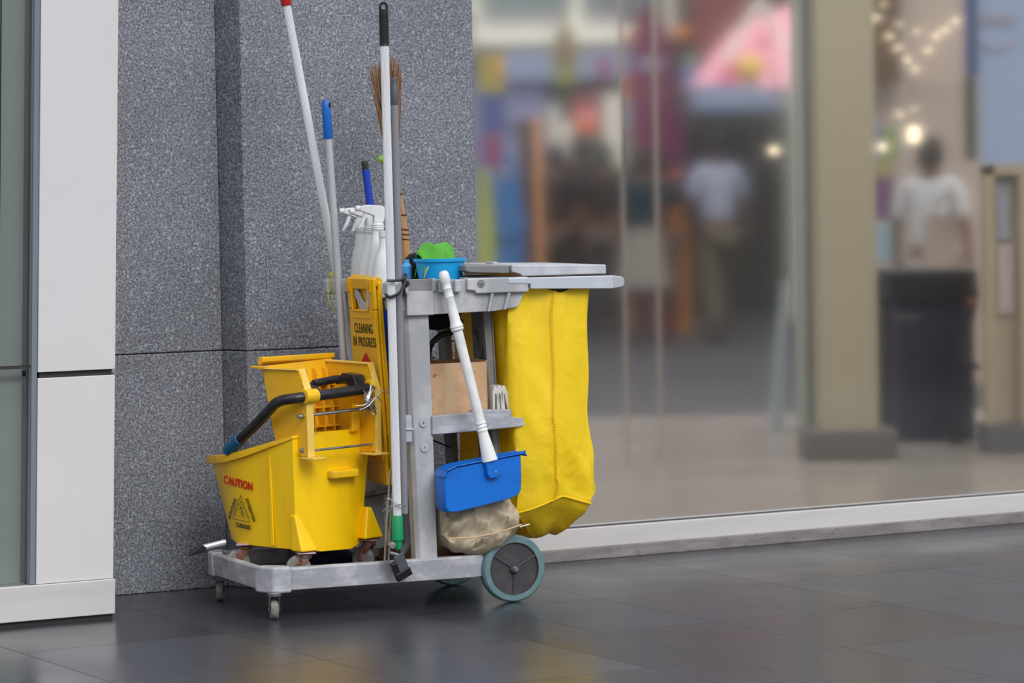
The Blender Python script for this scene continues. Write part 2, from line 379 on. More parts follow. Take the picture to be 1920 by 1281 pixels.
# left column of pale cladding, leaning slightly, with its plinth and dark shadow gap
SH = Matrix(((1,0,.036,0),(0,1,0,0),(0,0,1,0),(0,0,0,1)))
def sheared(name, mat, x0,x1,y0,y1,z0,z1, bevel=.002):
    b = MB(); b.box(x0,x1,y0,y1,z0,z1, M=SH); return struct(b.build(name, mat, None, (0,0,0), WL, bevel=bevel))
VC = -.385
sheared('wall_cladding_lower', PANEL, -1.908,-1.672, VC,.098, .116,.704)
sheared('wall_cladding_upper', PANEL, -1.908,-1.672, VC,.098, .721,3.2)
sheared('wall_cladding_core', DARKJ, -1.90,-1.678, VC+.012,.098, .11,3.19)
sheared('trim_4', SILLM, -3.4,-1.668, VC-.008,.09, .014,.115, .003)
sheared('trim_5', DARKJ, -3.4,-1.672, VC+.004,.09, 0,.013, 0)
sheared('trim_6', SEALM, -1.926,-1.909, VC+.004,VC+.05, .116,3.2)
TG = thin_glass('tinted_glass', (.90,.93,.92,1))
sheared('window_2', TG, -3.4,-1.927, VC+.012,VC+.022, .742,3.2, 0)
sheared('window_3', TG, -3.4,-1.927, VC+.012,VC+.022, .117,.733, 0)
sheared('trim_7', DARKJ, -3.4,-1.927, VC+.013,VC+.021, .733,.742, 0)
sheared('trim_8', DARKJ, -2.021,-2.017, VC+.0235,VC+.026, .76,3.2, 0)
sheared('wall_behind_glass', plain('pale_backing', rgb(196,198,196), .8), -3.4,-1.93, VC+.07,VC+.08, .1,3.2, 0)  # backing added behind the glass, kept pale to brighten the pane
sheared('floor_behind_glass', plain('pale_floor', rgb(200,200,196), .6), -3.4,-1.93, VC+.03,VC+.07, .1,.117, 0)

# ============================================================ janitor cart
cart = thing('janitor_cart', K, (.35,.25,0), 'worn grey plastic janitor cart with lidded bag arm and large rear wheels', 'cleaning cart')
# base tray: chamfered frame with raised rim and recessed deck
def ring_poly(i):
    return [(-.03+i,.045+i*.4),(-.03+i,.475-i*.4),(.015+i*.4,.53-i),(.62,.53-i),(.70,.47),(.70,.035),(.62,-.008+i),(.045+i*.4,-.008+i)]
b = MB()
outer0 = ring_poly(.004); outer1 = ring_poly(0); inn = ring_poly(.028)
rings = [[(x,y,.082) for x,y in outer0],[(x,y,.143) for x,y in outer1],[(x,y,.148) for x,y in ring_poly(.004)],[(x,y,.148) for x,y in ring_poly(.024)],[(x,y,.100) for x,y in inn]]
b.loft(rings, True, True)
base = b.build('base', GREYBASE, cart, bevel=.004, seg=2)
b = MB()   # corner blocks of the base
b.prism([(-.034,.05),(-.006,-.016),(.05,-.016),(.05,.03),(.0,.07),(-.034,.07)], .076,.152,'z')
b.build('corner_bumper', GREYBASE, cart, bevel=.008, seg=3); b = MB()
b.prism([(-.034,.46),(-.034,.50),(.0,.535),(.03,.53),(.0,.45)], .078,.152,'z')
b.build('corner_bumper', GREYBASE, cart, bevel=.008, seg=3)
b = MB(); b.prism([(.004,.06),(.004,.46),(.03,.50),(.62,.50),(.66,.46),(.66,.05),(.60,.025),(.06,.025)], .1005,.103,'z'); b.build('dark_deck_panel', plain('grimy_shaded_deck', rgb(66,62,60), .7), cart)  # dark sheet: deck grime and the shade under the bucket in one colour
# posts
def post(y0, y1, lean=.024):
    b = MB()
    r = lambda u0,u1,z: [(u0+.010,y0,z),(u1,y0,z),(u1,y1,z),(u0,y1,z),(u0,y0+.014,z)]
    b.loft([r(.455-.012,.506,.135), r(.431-.012,.493,.86)])
    return b.build('post', GREY, cart, bevel=.003)
post(-.002,.05); post(.42,.47)
# recessed screws on front post
for z,x in ((.544,.468),(.472,.470)):
    b = MB(); b.lathe((x,-.006,z),(0,1,0),[(0,.0125),(.0015,.0125),(.0015,.009),(-.0005,.008)],20); sc1 = b.build('screw_boss', GREYCLEAN, cart)
    b = MB(); b.lathe((x,-.0065,z),(0,1,0),[(0,.0035),(.002,.0048)],12); b.build('screw', STEELD, sc1)
# clip on the post's left side
b = MB(); b.box(.402,.43,-.012,.02,.490,.568); b.box(.398,.434,-.016,-.01,.524,.532); b.build('post_clip', GREYCLEAN, cart, bevel=.003)
# inset end panel carrying the shelf, with ribs
b = MB()
b.loft([[(.737,.07,.14),(.755,.07,.14),(.755,.09,.14),(.737,.09,.14)],[(.693,.07,.90),(.724,.07,.90),(.724,.09,.90),(.693,.09,.90)]])
b.loft([[(.745,.07,.14),(.752,.07,.14),(.752,.215,.14),(.745,.215,.14)],[(.714,.07,.90),(.722,.07,.90),(.722,.215,.90),(.714,.215,.90)]])
for s_ in ((.66,.80),(.80,.66)):
    b.tube([(.712,.085,s_[0]),(.716,.19,s_[1])], .004, 6)
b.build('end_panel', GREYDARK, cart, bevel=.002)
b = MB()
b.loft([[(.737,.40,.14),(.755,.40,.14),(.755,.46,.14),(.737,.46,.14)],[(.70,.40,.90),(.724,.40,.90),(.724,.46,.90),(.70,.46,.90)]])
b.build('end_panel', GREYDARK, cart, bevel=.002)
# top deck
b = MB()
beam = [(.421,.862),(.421,.962),(.605,.957),(.605,.962),(.80,.935),(.80,.922),(.772,.872),(.70,.862),(.493,.858)]
for y0,y1 in ((-.012,.03),(.45,.49)):
    b.prism(beam, y0, y1, 'y')
b.box(.412,.44,.0,.47,.87,.955); b.box(.412,.62,.02,.205,.895,.905); b.box(.412,.495,.205,.46,.895,.905); b.box(.60,.63,.02,.46,.88,.955)
deck = b.build('top_deck', GREY, cart, bevel=.004)
b = MB()   # raised corner cap and front details
b.box(.419,.503,-.018,.034,.857,.963); b.box(.418,.513,-.018,.034,.925,.963)
b.build('deck_corner', GREY, cart, bevel=.003)
b = MB()
b.box(.516,.545,-.03,-.012,.921,.960); b.box(.566,.586,-.03,-.012,.921,.958); b.build('handle_clip', GREYCLEAN, cart, bevel=.004, seg=3)
b = MB()  # ribs under the front beam
b.prism([(.682,.915),(.69,.915),(.676,.862),(.67,.862)], -.024,-.012,'y'); b.prism([(.735,.915),(.745,.915),(.728,.866),(.72,.866)], -.024,-.012,'y')
b.build('beam_rib', GREY, cart)
# tool holders on the left end, front and back
b = MB(); b.box(.352,.42,-.038,.012,.918,.957); b.build('tool_holder', GREYCLEAN, cart, bevel=.010, seg=3)
b = MB(); b.box(.345,.42,.448,.485,.912,.957); b.build('tool_holder', GREYCLEAN, cart, bevel=.008, seg=3)
# hinge bracket and bag arms
for y0,y1,nm in ((-.028,.0,'front'),(.46,.488,'back')):
    b = MB()
    b.prism([(.606,.960),(.80,.960),(.80,.941),(.802,.925),(.80,.915),(.635,.915),(.628,.924),(.606,.926)], y0, y1, 'y')
    b.build('arm_bracket', GREY, cart, bevel=.004)
    b = MB(); b.prism([(.735,.9575),(1.075,.956),(1.075,.917),(.806,.924),(.806,.938),(.735,.942)], y0-.002, y1-.001, 'y')
    b.build('bag_arm', GREYARM, cart, bevel=.003)
    b = MB(); ym = (y0+y1)/2
    hh = (y1-y0)/2
    b.loft([[(1.074,ym-hh,.917),(1.074,ym-hh,.957),(1.074,ym+hh,.957),(1.074,ym+hh,.917)],[(1.104,ym-hh*.95,.921),(1.104,ym-hh*.95,.952),(1.104,ym+hh*.95,.952),(1.104,ym+hh*.95,.921)],[(1.115,ym-hh*.6,.926),(1.115,ym-hh*.6,.945),(1.115,ym+hh*.6,.945),(1.115,ym+hh*.6,.926)]])
    b.build('arm_tip', GREYCLEAN, cart, bevel=.003)
b = MB(); b.box(1.05,1.075,.0,.46,.925,.95); b.build('arm_crossbar', GREYARM, cart, bevel=.004)
b = MB(); b.lathe((.648,-.030,.944),(0,1,0),[(0,.0115),(.003,.0115),(.003,.008),(.001,.007)],20); s1 = b.build('hinge_bolt', STEELD, cart)
b = MB(); b.lathe((.648,-.032,.944),(0,1,0),[(0,.004),(.003,.006)],12); b.build('bolt_head', STEEL, s1)
# lid in two leaves
b = MB(); b.prism([(.765,.995),(1.072,.988),(1.072,.960),(.80,.960),(.79,.967),(.765,.974)], .012,.455,'y'); lid = b.build('lid', GREYCLEAN, cart, bevel=.004)
tag(lid, 'pale grey right lid leaf', None)
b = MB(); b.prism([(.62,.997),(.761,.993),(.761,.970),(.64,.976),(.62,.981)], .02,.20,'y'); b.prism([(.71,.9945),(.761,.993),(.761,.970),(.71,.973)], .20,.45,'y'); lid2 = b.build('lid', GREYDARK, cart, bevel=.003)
b = MB(); b.box(.785,.80,.2,.26,.994,1.001); b.build('lid_hinge', GREYCLEAN, cart, bevel=.002)
b = MB(); b.box(.63,.76,.05,.42,.925,.962); b.build('inner_tray', GREYCLEAN, cart, bevel=.004)
# shelf
b = MB()
b.prism([(.493,.508),(.493,.563),(.62,.567),(.62,.575),(.746,.571),(.746,.548),(.802,.544),(.80,.528),(.78,.519),(.62,.512)], -.012,.016,'y')
b.box(.49,.745,.016,.45,.540,.552); b.prism([(.493,.508),(.493,.563),(.746,.571),(.745,.52)], .45,.47,'y')
b.build('shelf', GREYBASE, cart, bevel=.003)
# big wheels
for y,s in ((-.006,1),(.46,1)):
    b = MB(); prof = [(0,.078),(0,.094),(.004,.0985),(.010,.1),(.026,.1),(.032,.0985),(.036,.094),(.036,.078)]
    if y > .1 : prof = prof
    b.lathe((.748,y,.1),(0,1,0),prof,64,caps=False); tyre_in = b
    tyre = b.build('wheel', RUBBER, cart)
    b = MB(); b.lathe((.748,y+.006,.1),(0,1,0),[(0,.0775),(.005,.079),(.024,.079),(.028,.076)],64); hub = b.build('hub', HUB, tyre)
    b = MB(); b.lathe((.748,y,.1),(0,1,0),[(.002,.0795),(.0,.0785),(.0,.0765),(.006,.0755)],64,caps=False)
    for k in range(3):
        a = D2R(28+120*k); 
        c0 = Vector((.748+.014*math.cos(a), y+.003, .1+.014*math.sin(a))); c1 = Vector((.748+.076*math.cos(a), y+.004, .1+.076*math.sin(a)))
        b.tube([c0,c1],.0024,8)
    b.lathe((.748,y-.004,.1),(0,1,0),[(0,.012),(.004,.015),(.014,.017)],24)
    b.build('spoke_ring', HUB, hub)
    b = MB(); b.cyl((.748,y-.016,.1),(.748,y+.004,.1),.0055); b.lathe((.748,y-.007,.1),(0,1,0),[(0,.009),(.003,.009)],6); b.build('axle_nut', STEELD, hub)
b = MB(); b.cyl((.748,.03,.1),(.748,.47,.1),.008); b.build('axle', STEELD, cart)

def caster(root, x, y, r, wth, zc, ztop, mw, mf, yaw=0, plate=None, tilt=0):
    """fork, wheel and plate; wheel axis along local x after yaw"""
    M = Matrix.Translation((x,y,0)) @ Matrix.Rotation(D2R(yaw),4,'Z')
    off = .018*r/.03
    b = MB()
    for s in (-1,1):
        p = [(-.016,ztop-.010),(.018,ztop-.010),(off+.012,zc+.008),(off+.007,zc-.007),(off-.006,zc-.008),(off-.012,zc+.004)]
        b.prism([(a,c) for a,c in p], s*(wth/2+.003)-.0015, s*(wth/2+.003)+.0015, 'x', M=M)
    b.lathe(M@Vector((0,0,ztop-.014)), (0,0,1), [(0,wth/2+.007),(.004,wth/2+.009),(.010,wth/2+.009),(.014,wth/2+.002)], 20)
    fork = b.build('caster', mf, root, bevel=.0008)
    b = MB(); b.lathe(M@Vector((-wth/2,off,zc)), M.to_3x3()@Vector((1,0,0)), [(0,r*.35),(0,r*.86),(.002,r*.95),(.006,r),(wth-.006,r),(wth-.002,r*.95),(wth,r*.86),(wth,r*.35)], 32)
    b.build('caster_wheel', mw, fork)
    b = MB(); b.cyl(M@Vector((-wth/2-.006,off,zc)), M@Vector((wth/2+.006,off,zc)), .0035, seg=10); b.build('caster_axle', STEELD, fork)
    if plate:
        b = MB(); b.prism([(-.03,-.026),(.03,-.026),(.036,0),(.03,.026),(-.03,.026)], ztop, ztop+.004, 'z', M=M); b.build('caster_plate', plate, fork, bevel=.001)
    return fork
caster(cart, .0, .0-.004, .030, .022, .030, .083, CASTERW, STEELD, yaw=-14)
caster(cart, .0, .495, .030, .021, .030, .083, CASTERW, STEELD, yaw=-18)

# ============================================================ mop bucket with wringer (frame B: x right-away, y left-away)
mbk = thing('mop_bucket', B, (.145,.17,.105), 'yellow mop bucket with side press wringer standing on the cart base', 'mop bucket')
PLM = plain('pinkish_plate', rgb(186,158,170), .5)
top = [(0,0,.519),(0,.11,.495),(0,.22,.468),(0,.31,.449),(.085,.508,.430),(.205,.508,.430),(.29,.31,.449),(.29,.22,.468),(.29,.11,.495),(.29,0,.521),(.20,-.006,.526),(.09,-.006,.524)]
bot = [(.006,.0,.190),(.008,.10,.188),(.006,.20,.188),(.012,.29,.188),(.075,.40,.188),(.20,.40,.188),(.27,.29,.188),(.278,.20,.188),(.278,.10,.188),(.272,.03,.186),(.20,-.012,.176),(.09,-.012,.178)]
b = MB()
rings = []
for t in (0,.25,.5,.75,1):
    rings.append([Vector(q)*(1-t)+Vector(p)*t for q,p in zip(bot,top)])
b.loft(rings, True, False)
tub = b.build('tub', YEL, mbk, bevel=.003, solid=.004)
# rim band, an outward flange round the sloping mouth
b = MB()
def rimpt(p, out, dz):
    c = Vector((.145,.2,0)); v = Vector((p[0],p[1],0))-c; v.normalize()
    return Vector(p)+v*out+Vector((0,0,dz))
seq = [top[i] for i in (11,0,1,2,3,4,5,6,7,8,9)]
wid = [.0,.001,.006,.010,.012,.015,.015,.012,.010,.006,.002]; hgt = [.002,.008,.014,.020,.022,.024,.024,.022,.020,.014,.010]
rings = []
for p,o_,h in zip(seq,wid,hgt):
    rings.append([rimpt(p,-.004,0), rimpt(p,o_,.001), rimpt(p,o_+.003,-h*.5), rimpt(p,o_+.003,-h), rimpt(p,-.002,-h)])
b.loft(rings, True, True)
b.build('rim', YELRIM, mbk, bevel=.002)
# folds on the long side, feet, side grip
b = MB()
b.prism([(.098,.195),(.112,.195),(.118,.45),(.108,.46)], -.0008,.004,'x')
b.build('side_rib', YEL, mbk, bevel=.0015)
def foot(pts0, apex):
    b = MB(); b.loft([[Vector(p) for p in pts0], [Vector(p) for p in apex]]); return b.build('caster_housing', YEL, mbk, bevel=.006, seg=3)
foot([(.0,-.034,.185),(.062,-.034,.185),(.07,.02,.185),(.0,.02,.185)], [(-.001,-.004,.292),(.022,-.004,.285),(.03,.02,.285),(.0,.02,.292)])
foot([(.245,-.022,.200),(.325,-.012,.200),(.335,.05,.200),(.25,.05,.200)], [(.268,-.006,.292),(.288,-.004,.292),(.292,.03,.292),(.272,.03,.292)])
b = MB(); b.prism([(.118,-.03),(.128,-.04),(.212,-.040),(.220,-.03),(.220,.0),(.118,.0)], .388,.412,'z'); b.build('side_grip', YELRIM, mbk, bevel=.006, seg=3)
b = MB(); b.lathe((-.002,.305,.458),(1,0,0),[(0,.022),(.012,.022)],20); b.box(-.002,.010,.285,.325,.43,.455); b.build('handle_rest', YELRIM, mbk, bevel=.003)
# casters under the bucket
for x,y,zt,yaw in ((.035,-.005,.178,60),(.295,.02,.192,20),(.02,.26,.186,50),(.25,.27,.186,30)):
    caster(mbk, x, y, .036, .020, .137, zt, CASTERW, RUST, yaw, plate=PLM)
# lettering on the long side: caution, warning triangle with the words round it
lp = lambda y,z: (-.0025,y,z)
def side_text(nm, s, mat, y, z, h, ws, rot=0, bold=.0, sp=1):
    c,s_ = math.cos(D2R(rot)), math.sin(D2R(rot))
    # the panel leans out slightly towards its top
    return lettering(nm, s, mat, mbk, (-.0008 + .0,y,z), (0,-c,s_), (-.018,s_,c), h, ws*.93, bold, sp*1.08)
side_text('caution_lettering', 'CAUTION', LETR, .262, .369, .0225, .98, -6, .0012)
side_text('cuidado_lettering', 'CUIDADO', LETB, .243, .243, .0115, .95, -4, .0007)
side_text('achtung_lettering', 'ACHTUNG', LETB, .2935, .2915, .0115, .88, 62, .0006)
side_text('attention_lettering', 'ATTENTION', LETB, .206, .2935, .0115, .82, -61, .0006)
b = MB()
def tri(pts, r): 
    P = []
    n = len(pts)
    for i in range(n+1):
        P.append((-.0022, pts[i%n][0], pts[i%n][1]))
    b.tube(P, r, 6)
tri([(.2515,.330),(.250,.334),(.2475,.330),(.2075,.262),(.2075,.257),(.289,.262),(.290,.267)], .0008)
tri([(.2495,.317),(.215,.268),(.281,.272)], .0008)
b.build('warning_triangle', LETB, mbk)
b = MB()   # slipping figure
for P in ([(.252,.300),(.247,.289),(.250,.280),(.240,.274)],[(.247,.289),(.241,.283),(.236,.275)],[(.251,.297),(.256,.291)],[(.251,.297),(.244,.297)]):
    b.tube([(-.002,y,z) for y,z in P], .001, 6)
b.lathe((-.003,.2525,.304),(1,0,0),[(0,.002),(.001,.002)],8)
b.build('falling_figure_mark', LETB, mbk)
# wringer: two end plates, grate, flange, cheek rods
wr = MB(); prof_n = [(.160,.711),(-.012,.711),(-.046,.640),(-.048,.460),(-.015,.460),(.0,.50),(.04,.462),(.09,.468),(.112,.522)]
wr.prism(prof_n, .018,.026,'x')
prof_f = [(.150,.722),(-.055,.718),(-.085,.640),(-.082,.460),(.0,.456),(.02,.50),(.11,.51)]
wr.prism([(y+.010,z) for y,z in prof_f], .250,.258,'x')
wringer = wr.build('wringer', YELWR, mbk, bevel=.002)
b = MB()   # front flanges of the plates
def strip(x0,x1,path,th=.006):
    for (y0,z0),(y1,z1) in zip(path,path[1:]):
        d = Vector((0,y1-y0,z1-z0)); n = Vector((0,-d.z,d.y)).normalized()*th
        A = [Vector((x0,y0,z0)),Vector((x1,y0,z0)),Vector((x1,y1,z1)),Vector((x0,y1,z1))]
        b.loft([A,[p+n for p in A]])
strip(.018,.044,[(-.010,.713),(-.046,.642),(-.049,.458)]); strip(.250,.272,[(-.043,.720),(-.076,.642),(-.074,.455)])
strip(.012,.062,[(-.080,.452),(-.02,.452)]); strip(.225,.280,[(-.098,.452),(-.02,.452)])
strip(.244,.268,[(.160,.724),(-.045,.720)]); strip(.010,.026,[(.162,.711),(-.012,.711)],.004)
b.build('plate_flange', YELWP, wringer, bevel=.002)
b = MB()   # back press grate
b.loft([[(.026,.150,.716),(.272,.150,.726),(.272,.158,.726),(.026,.158,.716)],[(.026,.105,.50),(.272,.105,.50),(.272,.113,.50),(.026,.113,.50)],[(.026,.06,.455),(.272,.06,.455),(.272,.068,.45),(.026,.068,.45)]])
for k in range(7):
    x = .045+k*.036
    b.loft([[(x,.150,.705),(x+.004,.150,.705),(x+.004,.122,.700),(x,.122,.700)],[(x,.118,.56),(x+.004,.118,.56),(x+.004,.085,.57),(x,.085,.57)],[(x,.105,.495),(x+.004,.105,.495),(x+.004,.085,.495),(x,.085,.495)]])
for z,y in ((.650,.136),(.585,.120),(.530,.108)):
    b.box(.04,.27,y-.022,y+.004,z,z+.005)
b.build('press_grate', YELWR, wringer, bevel=.001)
b = MB(); b.prism([(.150,.728),(.150,.742),(.170,.742),(.178,.728),(.172,.716)], .015,.285,'x'); b.prism([(.140,.706),(.135,.716),(.195,.716),(.195,.711)], .0,.022,'x'); b.build('top_flange', YELWR, wringer, bevel=.003)
b = MB()   # lower press pieces and slotted drain
b.box(.05,.20,.03,.075,.500,.520); b.prism([(.04,.50),(-.02,.52),(-.03,.60),(-.02,.602),(-.008,.53),(.04,.51)], .205,.235,'x'); b.build('lower_press', YELWR, wringer, bevel=.003)
b = MB(); b.box(.07,.20,.028,.032,.512,.516); b.box(.07,.20,.026,.03,.503,.507); b.build('drain_grille', DARKJ, wringer)
# press handle: black tube, bent outside the near plate, teal grip
b = MB(); b.tube([(.262,-.052,.648),(.20,-.050,.642),(.08,-.045,.635),(-.005,-.030,.630),(-.03,.02,.620),(-.025,.07,.595),(-.015,.15,.548),(-.008,.24,.498)], .0155, 18, smooth=8)
ph = b.build('press_handle', BLACKM, wringer)
b = MB(); b.tube([(-.009,.235,.501),(-.003,.305,.462)], .0185, 18); b.build('handle_grip', TEAL, ph, bevel=.003)
b = MB()
b.lathe((.01,-.044,.634),(1,0,0),[(0,.019),(.002,.021),(.045,.021),(.047,.017)],24); b.build('handle_bushing', YELRIM, wringer, bevel=.002)
b = MB(); b.lathe((.240,-.052,.646),(1,0,0),[(0,.024),(.018,.024)],24)
b.build('handle_bushing', YELRIM, wringer, bevel=.002)
b = MB()   # cam arms
b.prism([(-.05,.645),(-.03,.685),(.02,.690),(.06,.665),(.05,.655),(.01,.665),(-.02,.640)], .205,.245,'x')
b.prism([(-.04,.640),(.00,.660),(.05,.668),(.045,.652),(.0,.640)], .062,.092,'x')
b.cyl((.12,.05,.662),(.215,.05,.672),.012,seg=12); b.cyl((.09,.05,.660),(.125,.05,.662),.006,seg=10)
b.build('cam_arm', BLACKM, wringer, bevel=.002)
b = MB(); b.cyl((.02,-.035,.578),(.255,-.055,.588),.0052,seg=12); b.cyl((-.002,-.03,.577),(.02,-.03,.577),.007,seg=8); b.build('tie_rod', STEEL, wringer)
b = MB(); b.cyl((.044,-.050,.478),(.262,-.055,.482),.0036,seg=12); b.lathe((.010,-.022,.478),(1,0,0),[(0,.003),(.003,.007),(.008,.008)],6); b.build('tie_rod', STEELD, wringer)
b = MB()   # tangle of wire
for k in range(14):
    a0 = random.uniform(0,6); P = []
    for t in range(9):
        a = a0+t*.9; P.append((.222+.022*math.sin(a*1.3)+random.uniform(-.007,.007), -.082+.016*math.cos(a)+random.uniform(-.004,.004), .628+.028*math.sin(a)-.004*t+random.uniform(-.006,.006)))
    b.tube(P,.0013,6,smooth=4)
b.tube([(.17,-.10,.588),(.20,-.105,.60),(.235,-.11,.632),(.265,-.11,.642),(.285,-.11,.640),(.285,-.11,.632),(.262,-.11,.634)],.0015,8,smooth=5)
b.tube([(.165,-.09,.600),(.195,-.10,.604),(.23,-.10,.625),(.25,-.10,.61)],.0014,8,smooth=5)
b.tube([(.185,-.10,.600),(.19,-.10,.566)],.0016,6)
b.build('wire_tie', STEEL, wringer)

# ============================================================ folding caution sign
def sgn(x,y,z): return Vector((x,y,z))
sgnT = thing('folding_floor_sign', K @ Matrix.Translation((.0545,.135,-.002)), (.35,.12,.355), 'yellow folded cleaning in progress floor sign hanging at the cart end', 'wet floor sign')
def leaf(dx, th, ztop, zbot, y0, y1, lean=.0):
    """one leaf facing -x; leans so that its foot is further right"""
    b = MB(); f = lambda z: .318+dx+(.948-z)*.056
    outline = [(y0,zbot),(y1*.6,zbot+.0),(y1*.72+.01,zbot+.06),(y1,zbot+.08),(y1,ztop-.02),(y1-.02,ztop),(y0+.012,ztop),(y0,ztop-.015)]
    A = [b.bm.verts.new((f(z),y,z)) for y,z in outline]; Bv = [b.bm.verts.new((f(z)+th,y,z)) for y,z in outline]
    n = len(outline); b.bm.faces.new(A); b.bm.faces.new(Bv[::-1])
    for i in range(n): b.bm.faces.new((A[i],Bv[i],Bv[(i+1)%n],A[(i+1)%n]))
    return b
fx = lambda z: .318+(.948-z)*.056
# front leaf built around its hand hole
b = MB()
def fr_face(y0,y1,z0,z1,x0=0,x1=.012):
    b.loft([[(fx(z0)+x0,y0,z0),(fx(z0)+x1,y0,z0),(fx(z0)+x1,y1,z0),(fx(z0)+x0,y1,z0)],[(fx(z1)+x0,y0,z1),(fx(z1)+x1,y0,z1),(fx(z1)+x1,y1,z1),(fx(z1)+x0,y1,z1)]])
fr_face(0,.215,.355+.06,.872); fr_face(0,.040,.872,.965); fr_face(.175,.215,.872,.965); fr_face(.04,.175,.932,.965); fr_face(.0,.13,.355,.42)
lf = b.build('front_leaf', SIGNY, sgnT, bevel=.004)
b = MB(); b.tube([(fx(.89)-.002,.044,.895),(fx(.88)-.002,.046,.876),(fx(.87)-.002,.06,.869),(fx(.87)-.002,.155,.869),(fx(.88)-.002,.172,.878),(fx(.92)-.002,.172,.93)],.003,8,smooth=4)
b.tube([(fx(.87)-.001,.025,.875),(fx(.855)-.001,.03,.856),(fx(.85)-.001,.045,.849),(fx(.85)-.001,.175,.849),(fx(.855)-.001,.19,.858)],.0025,8,smooth=3)
for y in (.012,.03,.185,.2): b.box(fx(.95)-.004,fx(.95)+.002,y,y+.006,.925,.962)
b.build('hand_hole_edge', SIGNY, lf)
b = MB()
f2 = lambda z: .335+(.948-z)*.050
b.loft([[(f2(.355),0,.355),(f2(.355)+.016,0,.355),(f2(.355)+.016,.20,.355),(f2(.355),.20,.355)],[(f2(.955),0,.955),(f2(.955)+.012,0,.955),(f2(.955)+.012,.21,.955),(f2(.955),.21,.955)]])
b.build('back_leaf', SIGNY, sgnT, bevel=.004)
b = MB(); b.tube([(.338,.005,.955),(.338,.205,.962)],.013,14); b.build('hinge', SIGNY, sgnT)
b = MB()
for k in range(9):   # ribs of the lower part and the inner edge beads
    y = .012+k*.017; b.tube([(fx(.56)-.001,y+.02,.56),(fx(.43)-.001,y,.43)],.0022,6)
b.build('grip_rib', SIGNY, lf)
b = MB()
b.loft([[(fx(.50)+.013,-.004,.50),(f2(.50)+.004,-.004,.50),(f2(.50)+.004,.01,.50),(fx(.50)+.013,.01,.50)],[(fx(.93)+.013,-.004,.93),(f2(.93)+.002,-.004,.93),(f2(.93)+.002,.01,.93),(fx(.93)+.013,.01,.93)]])
b.build('edge_bead', SIGNY, sgnT, bevel=.002)
def sign_text(nm, s, mat, y, z, h, ws): return lettering(nm, s, mat, sgnT, (fx(z)-.001, y, z), (0,-1,.0), (-.056,0,1), h, ws, .0004, 1.22)
sign_text('cleaning_lettering','CLEANING',LETB,.100,.816,.028,.66); sign_text('in_progress_lettering','IN PROGRESS',LETB,.098,.776,.028,.66)
b = MB(); b.prism([(.135,.715),(.055,.715),(.095,.745)], fx(.73)-.0016, fx(.73)+.001,'x'); b.build('red_warning_mark', LETR, sgnT)
hk = MB(); hk.prism([(y+.135,z+.022) for y,z in [(.172,.925),(.11,.870),(.075,.870),(.075,.935),(.048,.935),(.048,.855),(.06,.842),(.12,.842),(.172,.89)]], .380,.388,'x'); hk.build('sign_hook', GREYCLEAN, cart, bevel=.002)

# ============================================================ long handled tools
def handle_tool(name, label, cat, base):
    return thing(name, K, base, label, cat)
# white mop pole with red tip
t = handle_tool('mop', 'white ribbed mop pole with a red tip leaning at the far left', 'mop', (.53,.46,.12))
P0,P1 = Vector((.225,.44,1.80)),Vector((.535,.47,.12))
b = MB()
def ribbed(p0,p1,r,seg=40,amp=.05):
    d = (p1-p0); l = d.length; d.normalize(); a = Vector((0,1,0)); a = (a-d*a.dot(d)).normalized(); c = d.cross(a)
    R = []
    for t_ in (0,l*.25,l*.5,l*.75,l):
        R.append([p0+d*t_+(a*math.cos(k*2*math.pi/seg)+c*math.sin(k*2*math.pi/seg))*r*(1+(amp if k%2 else -amp)) for k in range(seg)])
    b.loft(R)
ribbed(Vector((.2325,.44,1.782)),P1,.0118)
b.build('pole', WHITEPOLE, t, smooth=0)
b = MB(); b.lathe((.2335,.44,1.778),(-.18,0,.98),[(0,.0145),(.002,.0155),(.06,.015),(.10,.013)],20); b.build('tip', RED, t)
# aluminium pole with blue grip
t = handle_tool('mop', 'shiny aluminium pole with a blue hanging grip behind the mop bucket', 'mop', (.405,.38,.12))
q = lambda z: Vector((.329+(1.494-z)*.052,.38,z))
b = MB(); b.cyl(q(1.39),q(.12),.0112); b.build('pole', ALU, t)
b = MB(); b.lathe(q(1.378),q(1.494)-q(1.378),[(0,.0135),(.002,.0142),(.09,.0138),(.108,.0125),(.116,.008)],24); gr = b.build('grip', BLUEG, t)
b = MB(); b.lathe(q(1.478)+Vector((.0075,-.0112,0)),(-.55,1,0),[(-.002,.0042),(.003,.0042)],14,sx=1.6); b.build('hanging_hole', LETB, gr)
# white pole, black grip, green clamp
t = handle_tool('squeegee', 'tall white ribbed pole with black hanging grip tied to the cart front', 'squeegee', (.361,-.055,.19))
b = MB(); q = lambda z: Vector((.350+(1.752-z)*.0075,-.055,z))
ribbed(q(1.64),q(.285),.0118); b.build('pole', WHITEPOLE, t, smooth=0)
b = MB(); b.lathe(q(1.634),q(1.75)-q(1.634),[(0,.0135),(.001,.0142)]+[(.004+.006*k,.0140 if k%2 else .0132) for k in range(14)]+[(.09,.0138),(.104,.0132)],24)
b.tube([q(1.735)+Vector((-.010,0,0)),q(1.748)+Vector((-.010,0,0)),q(1.756)+Vector((-.004,0,0)),q(1.756)+Vector((.004,0,0)),q(1.748)+Vector((.010,0,0)),q(1.735)+Vector((.010,0,0))],.004,10,smooth=4)
b.build('grip', BLACK, t)
b = MB(); b.lathe(q(.285),q(.19)-q(.285),[(0,.0155),(.002,.0165),(.072,.0165),(.074,.012),(.098,.010),(.102,.004)],20); gcl = b.build('clamp', GREENP, t, bevel=.001)
b = MB(); b.lathe(q(.272)+Vector((.002,-.018,0)),(0,1,0),[(0,.002),(.003,.003)],10); b.build('rivet', STEEL, gcl)
